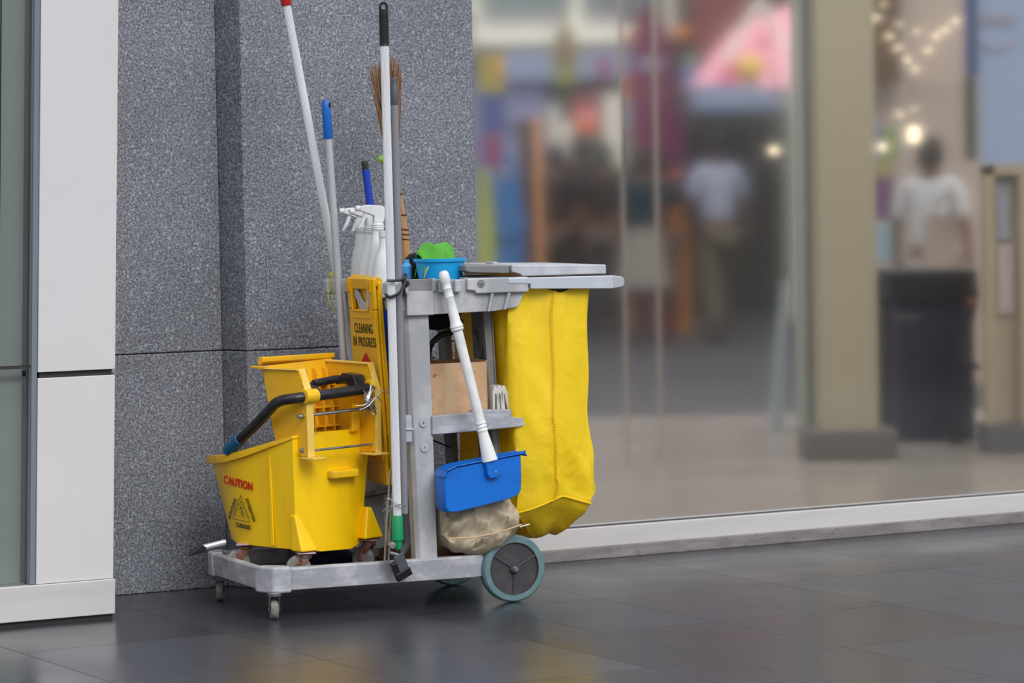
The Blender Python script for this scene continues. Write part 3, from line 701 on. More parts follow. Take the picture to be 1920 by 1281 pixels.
b = MB(); b.lathe((.340,-.07,.200),(0,1,0),[(0,.004),(.001,.010),(.02,.010)],16); b.cyl((.335,-.055,.178),(.36,-.055,.170),.006); b.build('wing_screw', STEELD, t)
# grey pole
t = handle_tool('broom', 'grey pole with dark grey cap beside the tall white pole', 'broom', (.396,-.02,.14))
q = lambda z: Vector((.391+(1.545-z)*.0045,-.022,z))
b = MB(); b.cyl(q(1.47),q(.28),.0108); b.build('pole', GREYTUBE, t)
b = MB(); b.lathe(q(1.466),(0,0,1),[(0,.0115),(.002,.0120),(.048,.0118),(.055,.009),(.076,.0085),(.079,.007)],20); b.lathe(q(1.535),(0,1,0),[(-.009,.006),(.009,.006)],12); b.build('cap', CHAR, t)
b = MB(); b.tube([q(.285),q(.20),(.392,-.028,.188),(.370,-.045,.168)],.0125,14,smooth=3); b.build('socket', DARKG, t)
# short flat scraper hanging off the grey pole over the base edge
b = MB(); M_ = Matrix.Translation((.368,-.05,.148)) @ Matrix.Rotation(D2R(-26),4,'Y') @ Matrix.Rotation(D2R(12),4,'X')
b.box(-.014,.018,-.008,.0,-.030,.026,M=M_); hd = b.build('blade_holder', CHAR, t, bevel=.002)
b = MB(); b.box(-.030,.020,-.012,.006,-.050,-.024,M=M_); b.box(-.030,-.012,-.010,.006,-.03,.01,M=M_); b.build('blade', BLACK, hd, bevel=.003)
# blue pole with threaded end
t = handle_tool('mop', 'royal blue pole with black threaded end behind the spray bottles', 'mop', (.613,.44,.11))
q = lambda z: Vector((.472+(1.308-z)*.118,.44,z))
b = MB(); b.cyl(q(1.285),q(.11),.0115); b.build('pole', NAVYB, t)
b = MB(); b.lathe(q(1.28),q(1.308)-q(1.28),[(0,.0105)]+[(.002+.0022*k,.0112 if k%2 else .0096) for k in range(13)]+[(.032,.009)],18); b.build('threaded_end', plain('threaded_black', (.03,.027,.025,1), .6), t)
# twig broom, bristles up
t = thing('twig_broom', K, (.63,.50,.92), 'brown twig broom standing bristles up behind the tall white pole', 'broom')
b = MB(); rnd = random.Random(3)
for k in range(210):
    a = rnd.uniform(0,2*math.pi); r = rnd.uniform(.0,1)**.6
    bx,by = .585+.012*math.cos(a)*r+.004, .50+.012*math.sin(a)*r
    tx,ty = .568+.056*math.cos(a)*r, .50+.035*math.sin(a)*r
    zt = 1.585+.055*rnd.random()-.03*abs(math.cos(a)*r-.1)
    if rnd.random()<.06: tx += rnd.uniform(-.02,.01); zt -= .05
    mid = Vector(((bx*.45+tx*.55)+rnd.uniform(-.004,.004),(by+ty)/2,1.45+rnd.uniform(-.02,.02)))
    b.tube([(bx,by,1.28),mid,(tx,ty,zt)], .0012, 5, smooth=3, radii=[.0016,.0014,.0007])
b.build('bristles', BRISTLE, t)
b = MB(); b.tube([(.588,.50,1.30),(.600,.50,1.22),(.612,.50,1.14),(.622,.50,1.06),(.628,.50,.92)],.013,9,radii=[.008,.013,.014,.015,.013]); stk = b.build('stick', WOOD, t, smooth=0)
b = MB()
for z,x in ((1.285,.590),(1.21,.601),(1.145,.612),(1.10,.618),(1.085,.619),(1.07,.621)):
    b = MB(); b.lathe((x,.50,z),(0.1,0,1),[(-.002,.0155),(0,.0165),(.002,.0155)],16); b.build('binding', plain('dark_twine', rgb(70,45,32), .9), stk)
b = MB()
b.face([(.518,.46,1.318),(.530,.458,1.304),(.550,.46,1.300),(.556,.46,1.318),(.548,.465,1.330),(.530,.462,1.328)]); 
lfo = b.build('leaf', LEAF, None, (.555,.46,1.325), K, solid=.0008); tag(lfo, 'small green leaf caught on the twig broom', 'leaf')
# black curved brush with its head up behind the pail
t = thing('round_brush', K, (.635,.38,.575), 'black wide headed brush standing head up behind the blue pail', 'brush')
b = MB()
arc = [(.505,.965),(.508,1.012),(.525,1.030),(.577,1.041),(.640,1.032),(.675,1.010),(.692,.975),(.697,.945),(.690,.86),(.675,.815),(.61,.800),(.54,.81)]
b.prism(arc, .214,.232,'y'); b.build('bristle_pad', plain('black_bristles', (.012,.012,.013,1), .9, bump=1, bscale=500), t, bevel=.006, seg=3)
b = MB(); b.tube([(.688,.223,.83),(.66,.223,.795),(.62,.223,.785),(.592,.223,.762),(.589,.245,.72),(.589,.255,.58)],.009,10,smooth=6); b.build('handle', BLACK, t)
# thin steel rods standing in the base
for (x0,z0,x1,z1,lab) in ((.352,.418,.326,.140,'taller thin steel rod leaning by the green clamp'),(.362,.405,.338,.140,'thin steel rod tight against the white pole foot')):
    b = MB(); y = -.035; b.tube([(x0,y,z0),(x0-.004,y,z0-.03),(x1,y,z1)],.0036,10); o = b.build('steel_rod', STEEL, None, (x1,y,z1), K); tag(o, lab, 'rod', 'steel rods by the cart front')
b = MB(); b.tube([(.31,-.07,.30),(.33,-.07,.312),(.365,-.078,.318),(.38,-.07,.31),(.35,-.07,.322),(.325,-.066,.335),(.322,-.07,.28)],.0012,6,smooth=4)
b.tube([(.318,-.07,.27),(.33,-.072,.30),(.345,-.072,.315),(.375,-.075,.30)],.0012,6,smooth=4)
tag(b.build('wire_loop', STEEL, None, (.34,-.07,.30), K), 'thin wire twisted round the steel rods and white pole', 'wire')
# black tie round the two front poles
b = MB()
b.tube([(.336,-.075,.963),(.365,-.076,.962),(.395,-.05,.966),(.412,-.030,.975),(.408,-.028,.955)],.004,8,smooth=5)
b.tube([(.412,-.032,.972),(.395,-.055,.945),(.372,-.074,.925),(.345,-.072,.915),(.338,-.06,.922)],.0045,8,smooth=5)
b.tube([(.41,-.034,.98),(.402,-.036,.95),(.405,-.038,.915)],.005,8,smooth=3)
b.lathe((.408,-.045,.952),(0,1,0),[(-.004,.006),(0,.010),(.008,.008)],12)
b.tube([(.343,-.05,.915),(.335,-.045,.90),(.345,-.045,.872),(.36,-.045,.868)],.002,6,smooth=4)
tag(b.build('black_tie', BLACK, None, (.40,-.04,.95), K), 'black cord tying the white and grey poles to the cart corner', 'cord')
# yellow string on the far tool holder
b = MB(); b.tube([(.355,.445,.965),(.352,.440,.93),(.345,.44,.905),(.36,.44,.87),(.385,.44,.83)],.0018,6,smooth=5); b.tube([(.352,.44,.97),(.362,.44,.975),(.36,.44,.94),(.372,.44,.88),(.383,.44,.82)],.0015,6,smooth=5)
b.lathe((.357,.44,.965),(0,0,1),[(0,.004),(.006,.005),(.014,.002)],8)
tag(b.build('yellow_string', plain('yellow_green_string', rgb(206,206,40), .8), None, (.36,.44,.95), K), 'yellow green string hanging from the far tool holder', 'string')
# tube with black end sticking out behind the bucket
t = thing('hand_brush', K, (-.02,.30,.195), 'silver tube with black end sticking out left of the bucket', 'brush')
b = MB(); b.cyl((-.105,.34,.180),(-.030,.34,.194),.009); b.build('tube', ALU, t)
b = MB(); b.prism([(-.143,.160),(-.138,.170),(-.106,.192),(-.091,.184),(-.094,.170)],.330,.350,'y'); b.build('end_cap', BLACK, t, bevel=.003)

# ============================================================ bottles, pail, cloth on the deck
def bottle(x, y, head, hh, label, rot=0, z0=.905, scale=1):
    t = thing('spray_bottle' if head else 'bottle', K, (x,y,z0), label, 'bottle', 'white bottles on the cart deck')
    b = MB()
    if head:
        b.lathe((x,y,z0),(0,0,1),[(0,.034),(.003,.0375),(.07,.0365),(.11,.032),(.15,.0235),(.178,.019),(.19,.0175),(hh-.004,.0172),(hh,.0135)],28,sx=1.0,sy=.85)
    else:
        b.lathe((x,y,z0),(0,0,1),[(0,.036),(.003,.039),(.075,.039),(.105,.034),(.135,.023),(.152,.017),(hh,.0155)],28)
    bd = b.build('body', MILKY, t)
    b = MB()
    if head:
        b.lathe((x,y,z0+hh-.006),(0,0,1),[(0,.0185)]+[(.001+.0028*k,.019 if k%2 else .0178) for k in range(7)]+[(.022,.0165)],24)
        b.build('collar', WHITEP, t)
        b = MB(); M_ = Matrix.Translation((x,y,z0+hh+.016)) @ Matrix.Rotation(D2R(rot),4,'Z')
        b.prism([(.016,0),(-.014,0),(-.013,.020),(-.052,.034),(-.056,.034),(-.056,.050),(-.03,.053),(.012,.050),(.036,.030),(.034,.022),(.022,.022)], -.010,.010,'y',M=M_)
        sh = b.build('trigger_head', WHITEP, t, bevel=.003)
        b = MB(); b.lathe(M_@Vector((-.068,0,.043)), M_.to_3x3()@Vector((1,0,0)), [(0,.008),(.013,.009)],14); b.build('nozzle', WHITEP, sh, bevel=.001)
        b = MB(); b.prism([(-.040,.034),(-.050,.010),(-.062,-.016),(-.058,-.018),(-.044,-.002),(-.030,.030)], -.006,.006,'y',M=M_); b.build('trigger', WHITEP, sh, bevel=.002)
    else:
        b.lathe((x,y,z0+hh-.004),(0,0,1),[(0,.017),(.001,.018),(.018,.0175),(.019,.016)],24); b.build('cap', WHITEP, t)
    return t
bottle(.450,.42,True,.197,'leftmost white spray bottle with its trigger pointing left', -4)
bottle(.444,.335,True,.195,'white spray bottle standing second from the left on the deck', 8)
bottle(.437,.25,True,.205,'nearest white spray bottle with raised trigger head, beside the poles', -3)
bottle(.428,.172,False,.182,'shorter white bottle with plain screw cap behind the tall poles')
# pail
t = thing('small_pail', K, (.585,.13,.905), 'small sky blue pail with wire handle on the cart deck', 'bucket')
b = MB(); b.lathe((.585,.13,.905),(0,0,1),[(0,.052),(.003,.056),(.100,.0715),(.104,.078),(.112,.079),(.113,.075),(.10,.069),(.012,.053),(.01,0)],48,caps=False); b.build('body', BUCKBLUE, t)
b = MB(); b.tube([(.530,.072,.992),(.522,.064,.995),(.512,.058,.982),(.502,.055,.955),(.508,.06,.93)],.0022,8,smooth=6); b.build('wire_handle', STEEL, t)
b = MB()
g_ = 14; cl = []
for i in range(g_+1):
    row = []
    for j in range(g_+1):
        u_,v_ = i/g_, j/g_
        x = .516+.100*u_; y = .13+.09*(v_-.5)
        zt = 1.030+.034*min(1,u_/.28)-.010*max(0,u_-.6) + .004*math.sin(u_*9) - .006*math.exp(-((u_-.5)/.06)**2); fold = abs(v_-.5)*2
        z = zt - fold**2*.065 + .004*math.sin(u_*11+v_*5)
        row.append(b.bm.verts.new((x+.006*math.sin(v_*9),y+.012*math.sin(u_*9),z)))
    cl.append(row)
for i in range(g_):
    for j in range(g_): b.bm.faces.new((cl[i][j],cl[i+1][j],cl[i+1][j+1],cl[i][j+1]))
o = b.build('folded_cloth', GREENC, None, (.60,.13,1.0), K, smooth=60, solid=.004); tag(o, 'green microfibre cloth stuffed in the blue pail', 'cloth')
b = MB(); b.lathe((.507,.20,.905),(0,0,1),[(0,.016),(.09,.016),(.10,.008),(.11,.008)],16)
tag(b.build('small_bottle', plain('light_blue_plastic', rgb(80,160,215), .4), None, (.507,.20,.905), K), 'light blue bottle glimpsed between grey pole and pail', 'bottle')

# ============================================================ box, folded papers, dustpan, pouch
t = thing('cardboard_box', K, (.54,.17,.553), 'open stained cardboard box on the cart shelf', 'box')
b = MB()
x0,x1,y0,y1,z0,z1 = .432,.690,.035,.24,.5525,.712
b.box(x0,x1,y0,y0+.004,z0,z1); b.box(x0,x1,y1-.004,y1,z0,z1); b.box(x0,x0+.004,y0,y1,z0,z1); b.box(x1-.004,x1,y0,y1,z0,z1+.004); b.box(x0,x1,y0,y1,z0,z0+.004)
b.build('carton', CARD, t)
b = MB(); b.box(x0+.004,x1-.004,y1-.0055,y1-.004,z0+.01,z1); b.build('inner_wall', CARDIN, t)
b = MB(); b.box(.552,.585,y0-.0006,y0,z0,z1-.001); b.build('tape', TAPE, t)
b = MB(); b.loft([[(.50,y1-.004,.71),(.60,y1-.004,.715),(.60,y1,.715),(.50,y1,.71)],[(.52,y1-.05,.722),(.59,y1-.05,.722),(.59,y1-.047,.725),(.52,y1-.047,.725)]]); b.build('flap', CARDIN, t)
for k,(lab) in enumerate(('folded white liner nearest the cardboard box','folded white liner in the middle of the three','folded white liner furthest from the cardboard box')):
    b = MB(); x = .700+.013*k; P = [(x,.553),(x,.625),(x+.005,.640+.004*(k%2)),(x+.013,.640),(x+.020+.003*k,.615),(x+.024+.003*k,.553),(x+.018+.003*k,.553),(x+.012,.615),(x+.008,.618),(x+.006,.553)]
    b.prism(P,.02,.065+.0*k,'y'); tag(b.build('folded_liner', plain('white_liner', rgb(206,202,196), .7), None, (x,.04,.553), K, bevel=.0015), lab, 'liner', 'folded white liners on the shelf')
# lobby dustpan
t = thing('lobby_dustpan', K, (.62,-.07,.29), 'blue long handled dustpan hung on the cart front', 'dustpan')
b = MB()
topc = [(.489,.392),(.500,.408),(.530,.419),(.742,.446)]
botc = [(.489,.30),(.496,.288),(.52,.284),(.60,.295),(.705,.317),(.727,.328),(.732,.345)]
outl = [(.489,.385),(.494,.400),(.506,.411),(.530,.419),(.735,.446),(.736,.38),(.734,.342),(.724,.327),(.70,.318),(.60,.299),(.525,.287),(.500,.288),(.490,.302)]
def off(sc, dx=0): 
    cx,cz = .612,.37
    return [(cx+(x-cx)*sc,cz+(z-cz)*sc) for x,z in outl]
rings = [[(x,-.10,z) for x,z in off(.90)],[(x,-.104,z) for x,z in off(.96)],[(x,-.096,z) for x,z in off(1)],[(x,-.035,z) for x,z in off(1)]]
rings = [rings[1], rings[2], rings[3], [(x,-.035,z) for x,z in off(.97)], [(x,-.098,z) for x,z in off(.95)]]
b.loft(rings, True, True); pan = b.build('pan', PANBLUE, t, bevel=.003, smooth=45)
b = MB(); rr = [(.482,.386),(.494,.411),(.528,.424),(.744,.452),(.752,.447),(.744,.440)]
for (xa,za),(xb,zb) in zip([(.490,.390),(.499,.409),(.530,.4205),(.742,.448)],[(.499,.409),(.530,.4205),(.742,.448),(.748,.439)]):
    d = Vector((xb-xa,0,zb-za)); n = Vector((-d.z,0,d.x)).normalized()*.0035
    A = [Vector((xa,-.110,za)),Vector((xb,-.110,zb)),Vector((xb,-.03,zb)),Vector((xa,-.03,za))]; b.loft([A,[p+n for p in A]])
b.build('rim', PANBLUE, pan, bevel=.0015)
b = MB()
for k in range(16):
    x = .655+k*.0058; z = .438+(x-.655)*.13; b.box(x,x+.0032,-.11,-.106,z,z+.008)
b.build('comb_teeth', PANBLUE, pan)
b = MB(); b.prism([(.612,.438),(.652,.442),(.664,.395),(.650,.383),(.628,.380),(.617,.392)], -.122,-.098,'y'); sk = b.build('socket', PANBLUE, pan, bevel=.005)
b = MB(); b.lathe((.645,-.1235,.398),(0,1,0),[(0,.002),(.002,.0035)],10,sx=2); b.build('rivet', STEEL, sk)
b = MB()
pA,pB = Vector((.519,-.052,.985)),Vector((.632,-.108,.432))
dd = (pB-pA); Lh = dd.length
b.lathe(pA, dd, [(0,.006),(.003,.012),(.012,.0155),(.03,.0155),(.036,.0125),(.05,.0125),(.052,.0138),(.055,.0125),(.075,.013),(.077,.0142),(.080,.013),(.10,.0135),(.15,.0155),(.163,.0190),(.166,.0200),(.171,.0180),(.174,.0195),(.178,.0175),(.180,.0145),(.45,.0145),(.452,.0165),(.457,.0165),(.459,.0145),(.466,.0165),(.470,.0145),(.476,.0165),(.480,.0145),(.485,.015),(Lh,.0235)], 26)
b.build('handle', WHITEP, t)
# beige pouch
t = thing('cloth_pouch', K, (.64,.06,.14), 'crumpled beige zipped pouch squeezed in under the blue dustpan', 'pouch')
b = MB(); nu,nv = 96,64; R = []
ctl = [(.519,.290,.200),(.526,.300,.188),(.545,.300,.165),(.60,.300,.146),(.655,.312,.142),(.705,.318,.158),(.735,.300,.178),(.752,.270,.196),(.757,.250,.208)]
def lerpc(u_):
    s_ = u_*(len(ctl)-1); i = min(int(s_),len(ctl)-2); f = s_-i; a_,b_ = ctl[i],ctl[i+1]; return [a_[k]*(1-f)+b_[k]*f for k in range(3)]
for i in range(nu+1):
    u_ = i/nu; x,zt,zb = lerpc(u_); env = math.sin(math.pi*min(max(u_,.03),.97))**.22; ring = []
    for j in range(nv):
        a = j/nv*2*math.pi; zc = (zt+zb)/2; hz = (zt-zb)/2; z = zc+hz*math.sin(a)*(abs(math.sin(a))**-.25 if abs(math.sin(a))>.01 else 1)
        y = .045-.085*env*math.cos(a)*(abs(math.cos(a))**-.15 if abs(math.cos(a))>.01 else 1)
        p = Vector((x,y,z)); n_ = (.35-abs(noise.noise(Vector((x*13+z*9,y*10,z*20-x*7)))))*.034+(.3-abs(noise.noise(Vector((x*34,y*20,z*44)))))*.013
        n_ -= .022*math.exp(-((x-.553)/.016)**2)*max(0,min(1,(z-.25)/.03))
        if j in (nv//2+0,): pass
        y -= n_*1.6; z += n_*.7; ring.append((x+noise.noise(p*30+Vector((5,0,0)))*.004,y,z))
    R.append(ring)
b.loft(R); b.build('pouch', BEIGE, t, smooth=80)
b = MB(); P = []
for i in range(20):
    f = i/19; P.append((.520+.235*f,-.052-.006*math.sin(math.pi*f)+noise.noise(Vector((f*6,0,0)))*.003,.207+.028*f-.010*math.sin(math.pi*f)))
b.tube(P,.0022,8); b.build('seam', plain('beige_piping', rgb(206,176,140), .7), t)
b = MB(); b.tube([(.752,-.04,.226),(.785,-.035,.232)],.0022,6); b.build('stick_end', WHITEP, t)
# dark stuff seen low inside the cart
b = MB(); b.prism([(.47,.105),(.70,.105),(.70,.14),(.66,.150),(.50,.145)], .08,.42,'y'); tag(b.build('storage_tray', plain('brown_tray', rgb(96,66,28), .7), None, (.6,.25,.105), K, bevel=.008), 'brown tray lying on the cart base under the pouch', 'tray')
b = MB()
R = []
for i in range(12):
    f = i/11; x = .235+.14*f; R.append([(x,.34+.04*math.cos(a)+.01*noise.noise(Vector((x*20,a,0))),.125+(.035+.012*noise.noise(Vector((x*15,a*2,3))))*math.sin(a)*math.sin(math.pi*(.08+.84*f))) for a in [k*2*math.pi/14 for k in range(14)]])
b.loft(R); tag(b.build('navy_rag', plain('navy_cloth', rgb(22,28,60), .9), None, (.25,.40,.105), K, smooth=80, sub=1), 'dark navy rag heaped on the base behind the bucket', 'rag')
b = MB(); b.tube([(.385,.36,.30),(.60,.34,.335)],.010,10); b.build('cross_bar', STEELD, cart)
b = MB(); b.tube([(.50,.43,.53),(.75,.41,.42)],.0025,6); b.tube([(.512,.43,.53),(.505,.41,.40)],.003,6); b.build('brace_wire', BLACK, cart)

# ============================================================ yellow bag
t = thing('waste_bag', K, (.90,.22,.18), 'large yellow nylon waste bag hanging from the cart arms', 'bag')
b = MB(); nz = 44; per = []
NS = 18   # segments on each side
def bag_ring(z):
    s_ = (z-.27)/(.925-.27)
    # left, right edge on the front face, measured down the bag
    xl = .748 + (.006 if s_<.4 else 0) + .010*math.sin(s_*5)*(1-s_) + (.012 if s_<.1 else 0)
    xr = 1.012 - .020*math.exp(-((s_-.42)/.16)**2) - .004*math.sin(s_*9) - (.012*(1-s_/.06) if s_<.06 else 0)
    if s_>.9: xl += (s_-.9)*.25
    yf = .004; yb = .41
    belly = .022*math.sin(math.pi*min(1,max(0,1-s_)))
    pts = []
    for k in range(NS):   # front
        f = k/NS; x = xl+(xr-xl)*f
        y = yf - belly*math.sin(math.pi*f)*.8 + .006*math.sin(f*2*math.pi*2+s_*4)*s_ - .007*math.exp(-((f-.5)/.05)**2)
        pts.append((x,y))
    for k in range(NS):
        f = k/NS; pts.append((xr+.010*math.sin(f*9+s_*6),yf+(yb-yf)*f))
    for k in range(NS):
        f = k/NS; pts.append((xr+(xl-xr)*f,yb+.01*math.sin(f*9)))
    for k in range(NS):
        f = k/NS; pts.append((xl+.014*math.sin(f*7+s_*5)*math.sin(math.pi*f),yb+(yf-yb)*f))
    return pts
rings = []
for i in range(nz+1):
    s_ = i/nz; z = .925-(.925-.27)*s_
    ring = []
    pts = bag_ring(z)
    for k,(x,y) in enumerate(pts):
        zz = z
        if s_ > .6:    # the bottom hem: lower towards the left corner, peaked in the middle
            f = k/NS if k<NS else (1 if k<2*NS else (3-k/NS if k<3*NS else 0))
            hem = .262+(.044*(f/.62)**1.15 if f<.62 else .044-(f-.62)/.38*.028)
            back = 0 if k<NS else (.06 if 2*NS<=k<3*NS else .06*(((k-NS)/NS) if k<2*NS else (4-k/NS)))
            zz = z + (hem-back*.6-.27)*((s_-.6)/.4)**1.3
        else: zz = z
        if i==0:
            f = k/NS
            if k<NS: zz -= .016*max(0,1-abs(f-.58)/.22)
        p = Vector((x,y,zz)); wv = noise.noise(Vector((x*9,y*9,zz*2.6)))*.013+(.4-abs(noise.noise(Vector((x*16+zz*4,y*14,zz*5+4)))))*.012*(.25+s_)+(.4-abs(noise.noise(Vector((x*22,y*20,zz*24+9)))))*.010*max(0,s_-.55)*2
        dirv = Vector((0,-1,0)) if k<NS else (Vector((1,0,0)) if k<2*NS else (Vector((0,1,0)) if k<3*NS else Vector((-1,0,0))))
        p += dirv*wv
        ring.append(p)
    rings.append(ring)
# bottom: shrinks towards a low sagging point
last = rings[-1]
for q_,f in enumerate((.12,.3,.5,.72,.92)):
    c = Vector((.925,.18,.180)); ring = []
    for p in last:
        r_ = p.lerp(c, f); r_.z = p.z*(1-f)+.182*f - .036*math.sin(math.pi*f)*(1-.0*f)
        r_ += Vector((0,0,1))*noise.noise(r_*14)*.016; ring.append(r_)
    rings.append(ring)
b.loft(rings, False, True)
bag = b.build('bag', YNYLON, t, smooth=75)
b = MB()
hem = [last[k] for k in range(0,NS+1)]
b.tube([p+Vector((0,-.002,0)) for p in hem],.0028,6); b.tube([last[k]+Vector((.002,0,0)) for k in range(NS,2*NS)],.0026,6); b.tube([last[k%(4*NS)]+Vector((-.002,0,0)) for k in range(3*NS,4*NS+1)],.0026,6)
b.build('hem', YNYLON, bag)
b = MB(); mid_ = NS//2
b.tube([rings[i][mid_]+Vector((0,-.0012,0)) for i in range(0,nz+1)],.0026,6)
rs = random.Random(5)
for i in range(0,nz*3):
    s_ = i/(nz*3)*nz; i0 = int(s_); p = rings[i0][mid_].lerp(rings[min(i0+1,nz)][mid_],s_-i0)
    b.tube([p+Vector((-.0055,-.002,.001)),p+Vector((0,-.0055,0)),p+Vector((.0055,-.002,-.001))],.0007,4)
b.build('centre_seam', YNYLON, bag)
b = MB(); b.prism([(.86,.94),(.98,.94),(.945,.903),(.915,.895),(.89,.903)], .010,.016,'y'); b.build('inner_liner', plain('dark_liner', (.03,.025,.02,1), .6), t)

# ============================================================ behind the shop pane: interior, and the reflected plaza built as solid objects
b = MB(); pw = [WL@Vector(q) for q in ((-.236,.22,0),(9,.22,0))]
b.prism([(pw[0].x,pw[0].y),(pw[1].x,pw[1].y),(14,17),(-2.5,17),(-2.5,13)], -.08,-.001,'z'); struct(b.build('floor_shop', shop_floor_mat(), None, (0,0,0), G))
slab('floor_plaza', G, worn('shaded_plaza_paving', rgb(62,60,62), rgb(76,72,72), .45,.7,1.5,.45,bump=0), -9,16,17,36,-.08,-.0015)  # dark floor reflection and canopy shade put into the paving colour
slab('wall_far', G, plain('shaded_facade', rgb(76,72,68), .8), -6,16,33,33.3,0,9)
slab('wall_side', G, plain('beige_wall', rgb(176,160,142), .8), 3.08,8,22,22.3,0,6)
def rect(name, mat, x0,x1,z0,z1,y,th=.06, parent=None, bevel=0):
    b = MB(); b.box(x0,x1,y,y+th,z0,z1)
    return b.build(name, mat, parent, None if parent is not None else ((x0+x1)/2,y,z0), None if parent is not None else G, bevel=bevel)
def top(name, mat, x0,x1,z0,z1,y,th,label,cat,group=None,bevel=.005): return tag(rect(name,mat,x0,x1,z0,z1,y,th,None,bevel), label, cat, group)
PM = lambda n,r,g_,b_,ro=.6: plain(n, rgb(r,g_,b_), ro)
# facade opposite
fc = thing('shop_building', G, (.6,31.2,0), 'pale two storey shop front with white beam across the plaza', 'building')
WHT = PM('facade_white', 246,244,226); 
rect('window', PM('upper_glass_green',120,134,134,.15), -.40,.64,2.93,3.9,31.6,.05,fc); rect('window', PM('upper_glass_grey',118,124,128,.15), .73,1.56,2.93,3.9,31.6,.05,fc)
rect('window_band', PM('lilac_grey',158,152,156), -.6,1.6,2.77,2.94,31.62,.3,fc)
rect('beam', WHT, -.6,1.6,2.62,2.78,31.3,.3,fc)
for x in (-.36,.63,1.55): rect('mullion', WHT, x,x+.10,2.76,3.9,31.45,.12,fc)
rect('soffit', PM('soffit_grey',84,80,74), -.6,1.6,2.50,2.62,31.3,.3,fc)
rect('shop_opening', PM('shop_green_grey',100,116,104), .38,1.16,.1,2.40,31.55,.06,fc)
for (x0,x1,z0,z1) in ((.40,.48,1.45,2.03),(.93,1.11,1.42,2.14),(.51,.62,1.5,1.86)): rect('light_panel', WHT, x0,x1,z0,z1,31.4,.05,fc)
rect('wall', PM('facade_lilac',128,136,162), -.6,.38,0,2.52,31.5,.06,fc); rect('wall', PM('facade_brown',76,68,60), 1.16,1.9,0,2.9,31.5,.06,fc)
aw = top('fabric_banner', PM('blue_grey_fabric',142,156,182), -.05,1.22,2.26,2.53,31.27,.03,'long blue grey fascia banner under the white beam','banner')
top('fabric_banner', PM('lilac_fabric',142,144,176), -.02,.36,1.84,2.28,31.42,.07,'hanging lilac banner left of the shop opening','banner')
sg = thing('shop_sign', G, (.75,30.8,1.75), 'red sign with yellow marks hanging in the far shop opening', 'sign')
rect('board', PM('sign_red',226,62,56), .635,.865,1.75,1.97,30.8,.03,sg); rect('upper_board', PM('sign_maroon',140,84,84), .635,.87,1.97,2.12,30.8,.03,sg)
b = MB(); b.box(.70,.73,30.79,30.8,1.78,1.84); b.build('yellow_mark', PM('mark_yellow',240,190,60), sg)
b = MB(); b.box(.77,.80,30.79,30.8,1.78,1.84); b.build('yellow_mark', PM('mark_yellow',240,190,60), sg); rect('white_mark', PM('mark_white',240,200,200), .67,.83,1.88,1.93,30.79,.01,sg)
# posters and boards at the left of the pane
ps = thing('poster_stand', G, (-.1,20,0), 'tall stand of small coloured posters at the granite edge', 'display stand')
rect('post', PM('stand_grey',140,140,130), -.22,-.19,0,2.3,20.05,.04,ps)
rect('poster', PM('poster_olive',168,150,60), -.17,-.02,1.82,2.05,20,.02,ps); rect('poster_detail', PM('poster_orange',226,160,50), -.07,-.03,1.92,2.03,19.985,.01,ps)
rect('poster', PM('poster_blue',72,84,136), -.17,-.04,1.57,1.81,20,.02,ps); rect('poster', PM('poster_purple',124,92,138), -.18,-.12,1.36,1.56,20,.02,ps); rect('poster', PM('poster_wine',140,58,76), -.12,-.05,1.34,1.56,20,.02,ps)
def cord(o, x,y,z0,z1, nm='cord'):
    b = MB(); b.cyl((x,y,z0),(x,y,z1),.004,seg=6); b.build(nm, plain('thin_cord', rgb(120,118,112), .7), o); return o
def board_shape(name, mat, cx, w_, z0, z1, y, label, cat, inner=None, tipf=.35, group=None, th=.04):
    P = []
    n = 16; h = z1-z0
    for k in range(n+1):
        a = math.pi*k/n; P.append((cx+w_/2*math.cos(a), z1-h*tipf+h*tipf*math.sin(a)))
    P += [(cx-w_/2*.9,z0+h*.12),(cx-w_/2*.5,z0),(cx+w_/2*.5,z0),(cx+w_/2*.9,z0+h*.12)]
    t = thing(name, G, (cx,y,z0), label, cat, group); b = MB(); b.prism(P,y,y+th,'y'); b.build('board', mat, t, bevel=.01)
    if inner: 
        for (m2,x0,x1,za,zb) in inner: rect('board_marking', m2, x0,x1,za,zb,y-.006,.006,t,bevel=.002)
    return t
board_shape('surfboard', PM('board_blue',58,110,170), -.02,.21,0.05,1.45,20.5,'blue surfboard shaped board with pale marks beside the granite', 'surfboard', [(PM('mark_olive',150,150,90),-.05,.02,1.02,1.10),(PM('mark_pale',150,150,150),-.05,.0,1.28,1.38)])
b = MB(); b.prism([(.03,.9),(.12,1.0),(.03,1.14),(-.07,1.14),(-.15,1.05),(-.07,.9)],20.46,20.49,'y'); tag(b.build('board_fin', PM('board_blue',58,110,170), None, (0,20.46,.9), G), 'wide blue star shaped piece on the blue surfboard', 'board')
board_shape('surfboard', PM('board_lime',170,172,50), -.165,.13,0,1.37,20.3,'lime surfboard shaped board at the very edge of the granite','surfboard')
cord(board_shape('surfboard', PM('board_olive',150,150,66), .505,.21,2.10,2.64,28,'small lime oval board with brown centre hung above the banner','surfboard', [(PM('mark_brown',128,80,66),.45,.56,2.28,2.58)], .5), .505,28.02,0,2.12,'post')
cord(board_shape('balloon', PM('oval_magenta',158,70,106), .855,.13,2.17,2.38,28.5,'small magenta oval standing out over the banner','balloon', None,.5), .855,28.52,0,2.18)
board_shape('surfboard', PM('board_purple',112,34,70), 1.205,.36,0,2.74,27,'tall dark purple surfboard shaped sign in mid view','surfboard', [(PM('patch_grey',150,150,164),1.11,1.30,2.18,2.30),(PM('patch_dusky',124,70,90),1.12,1.32,1.92,2.08)],.22)
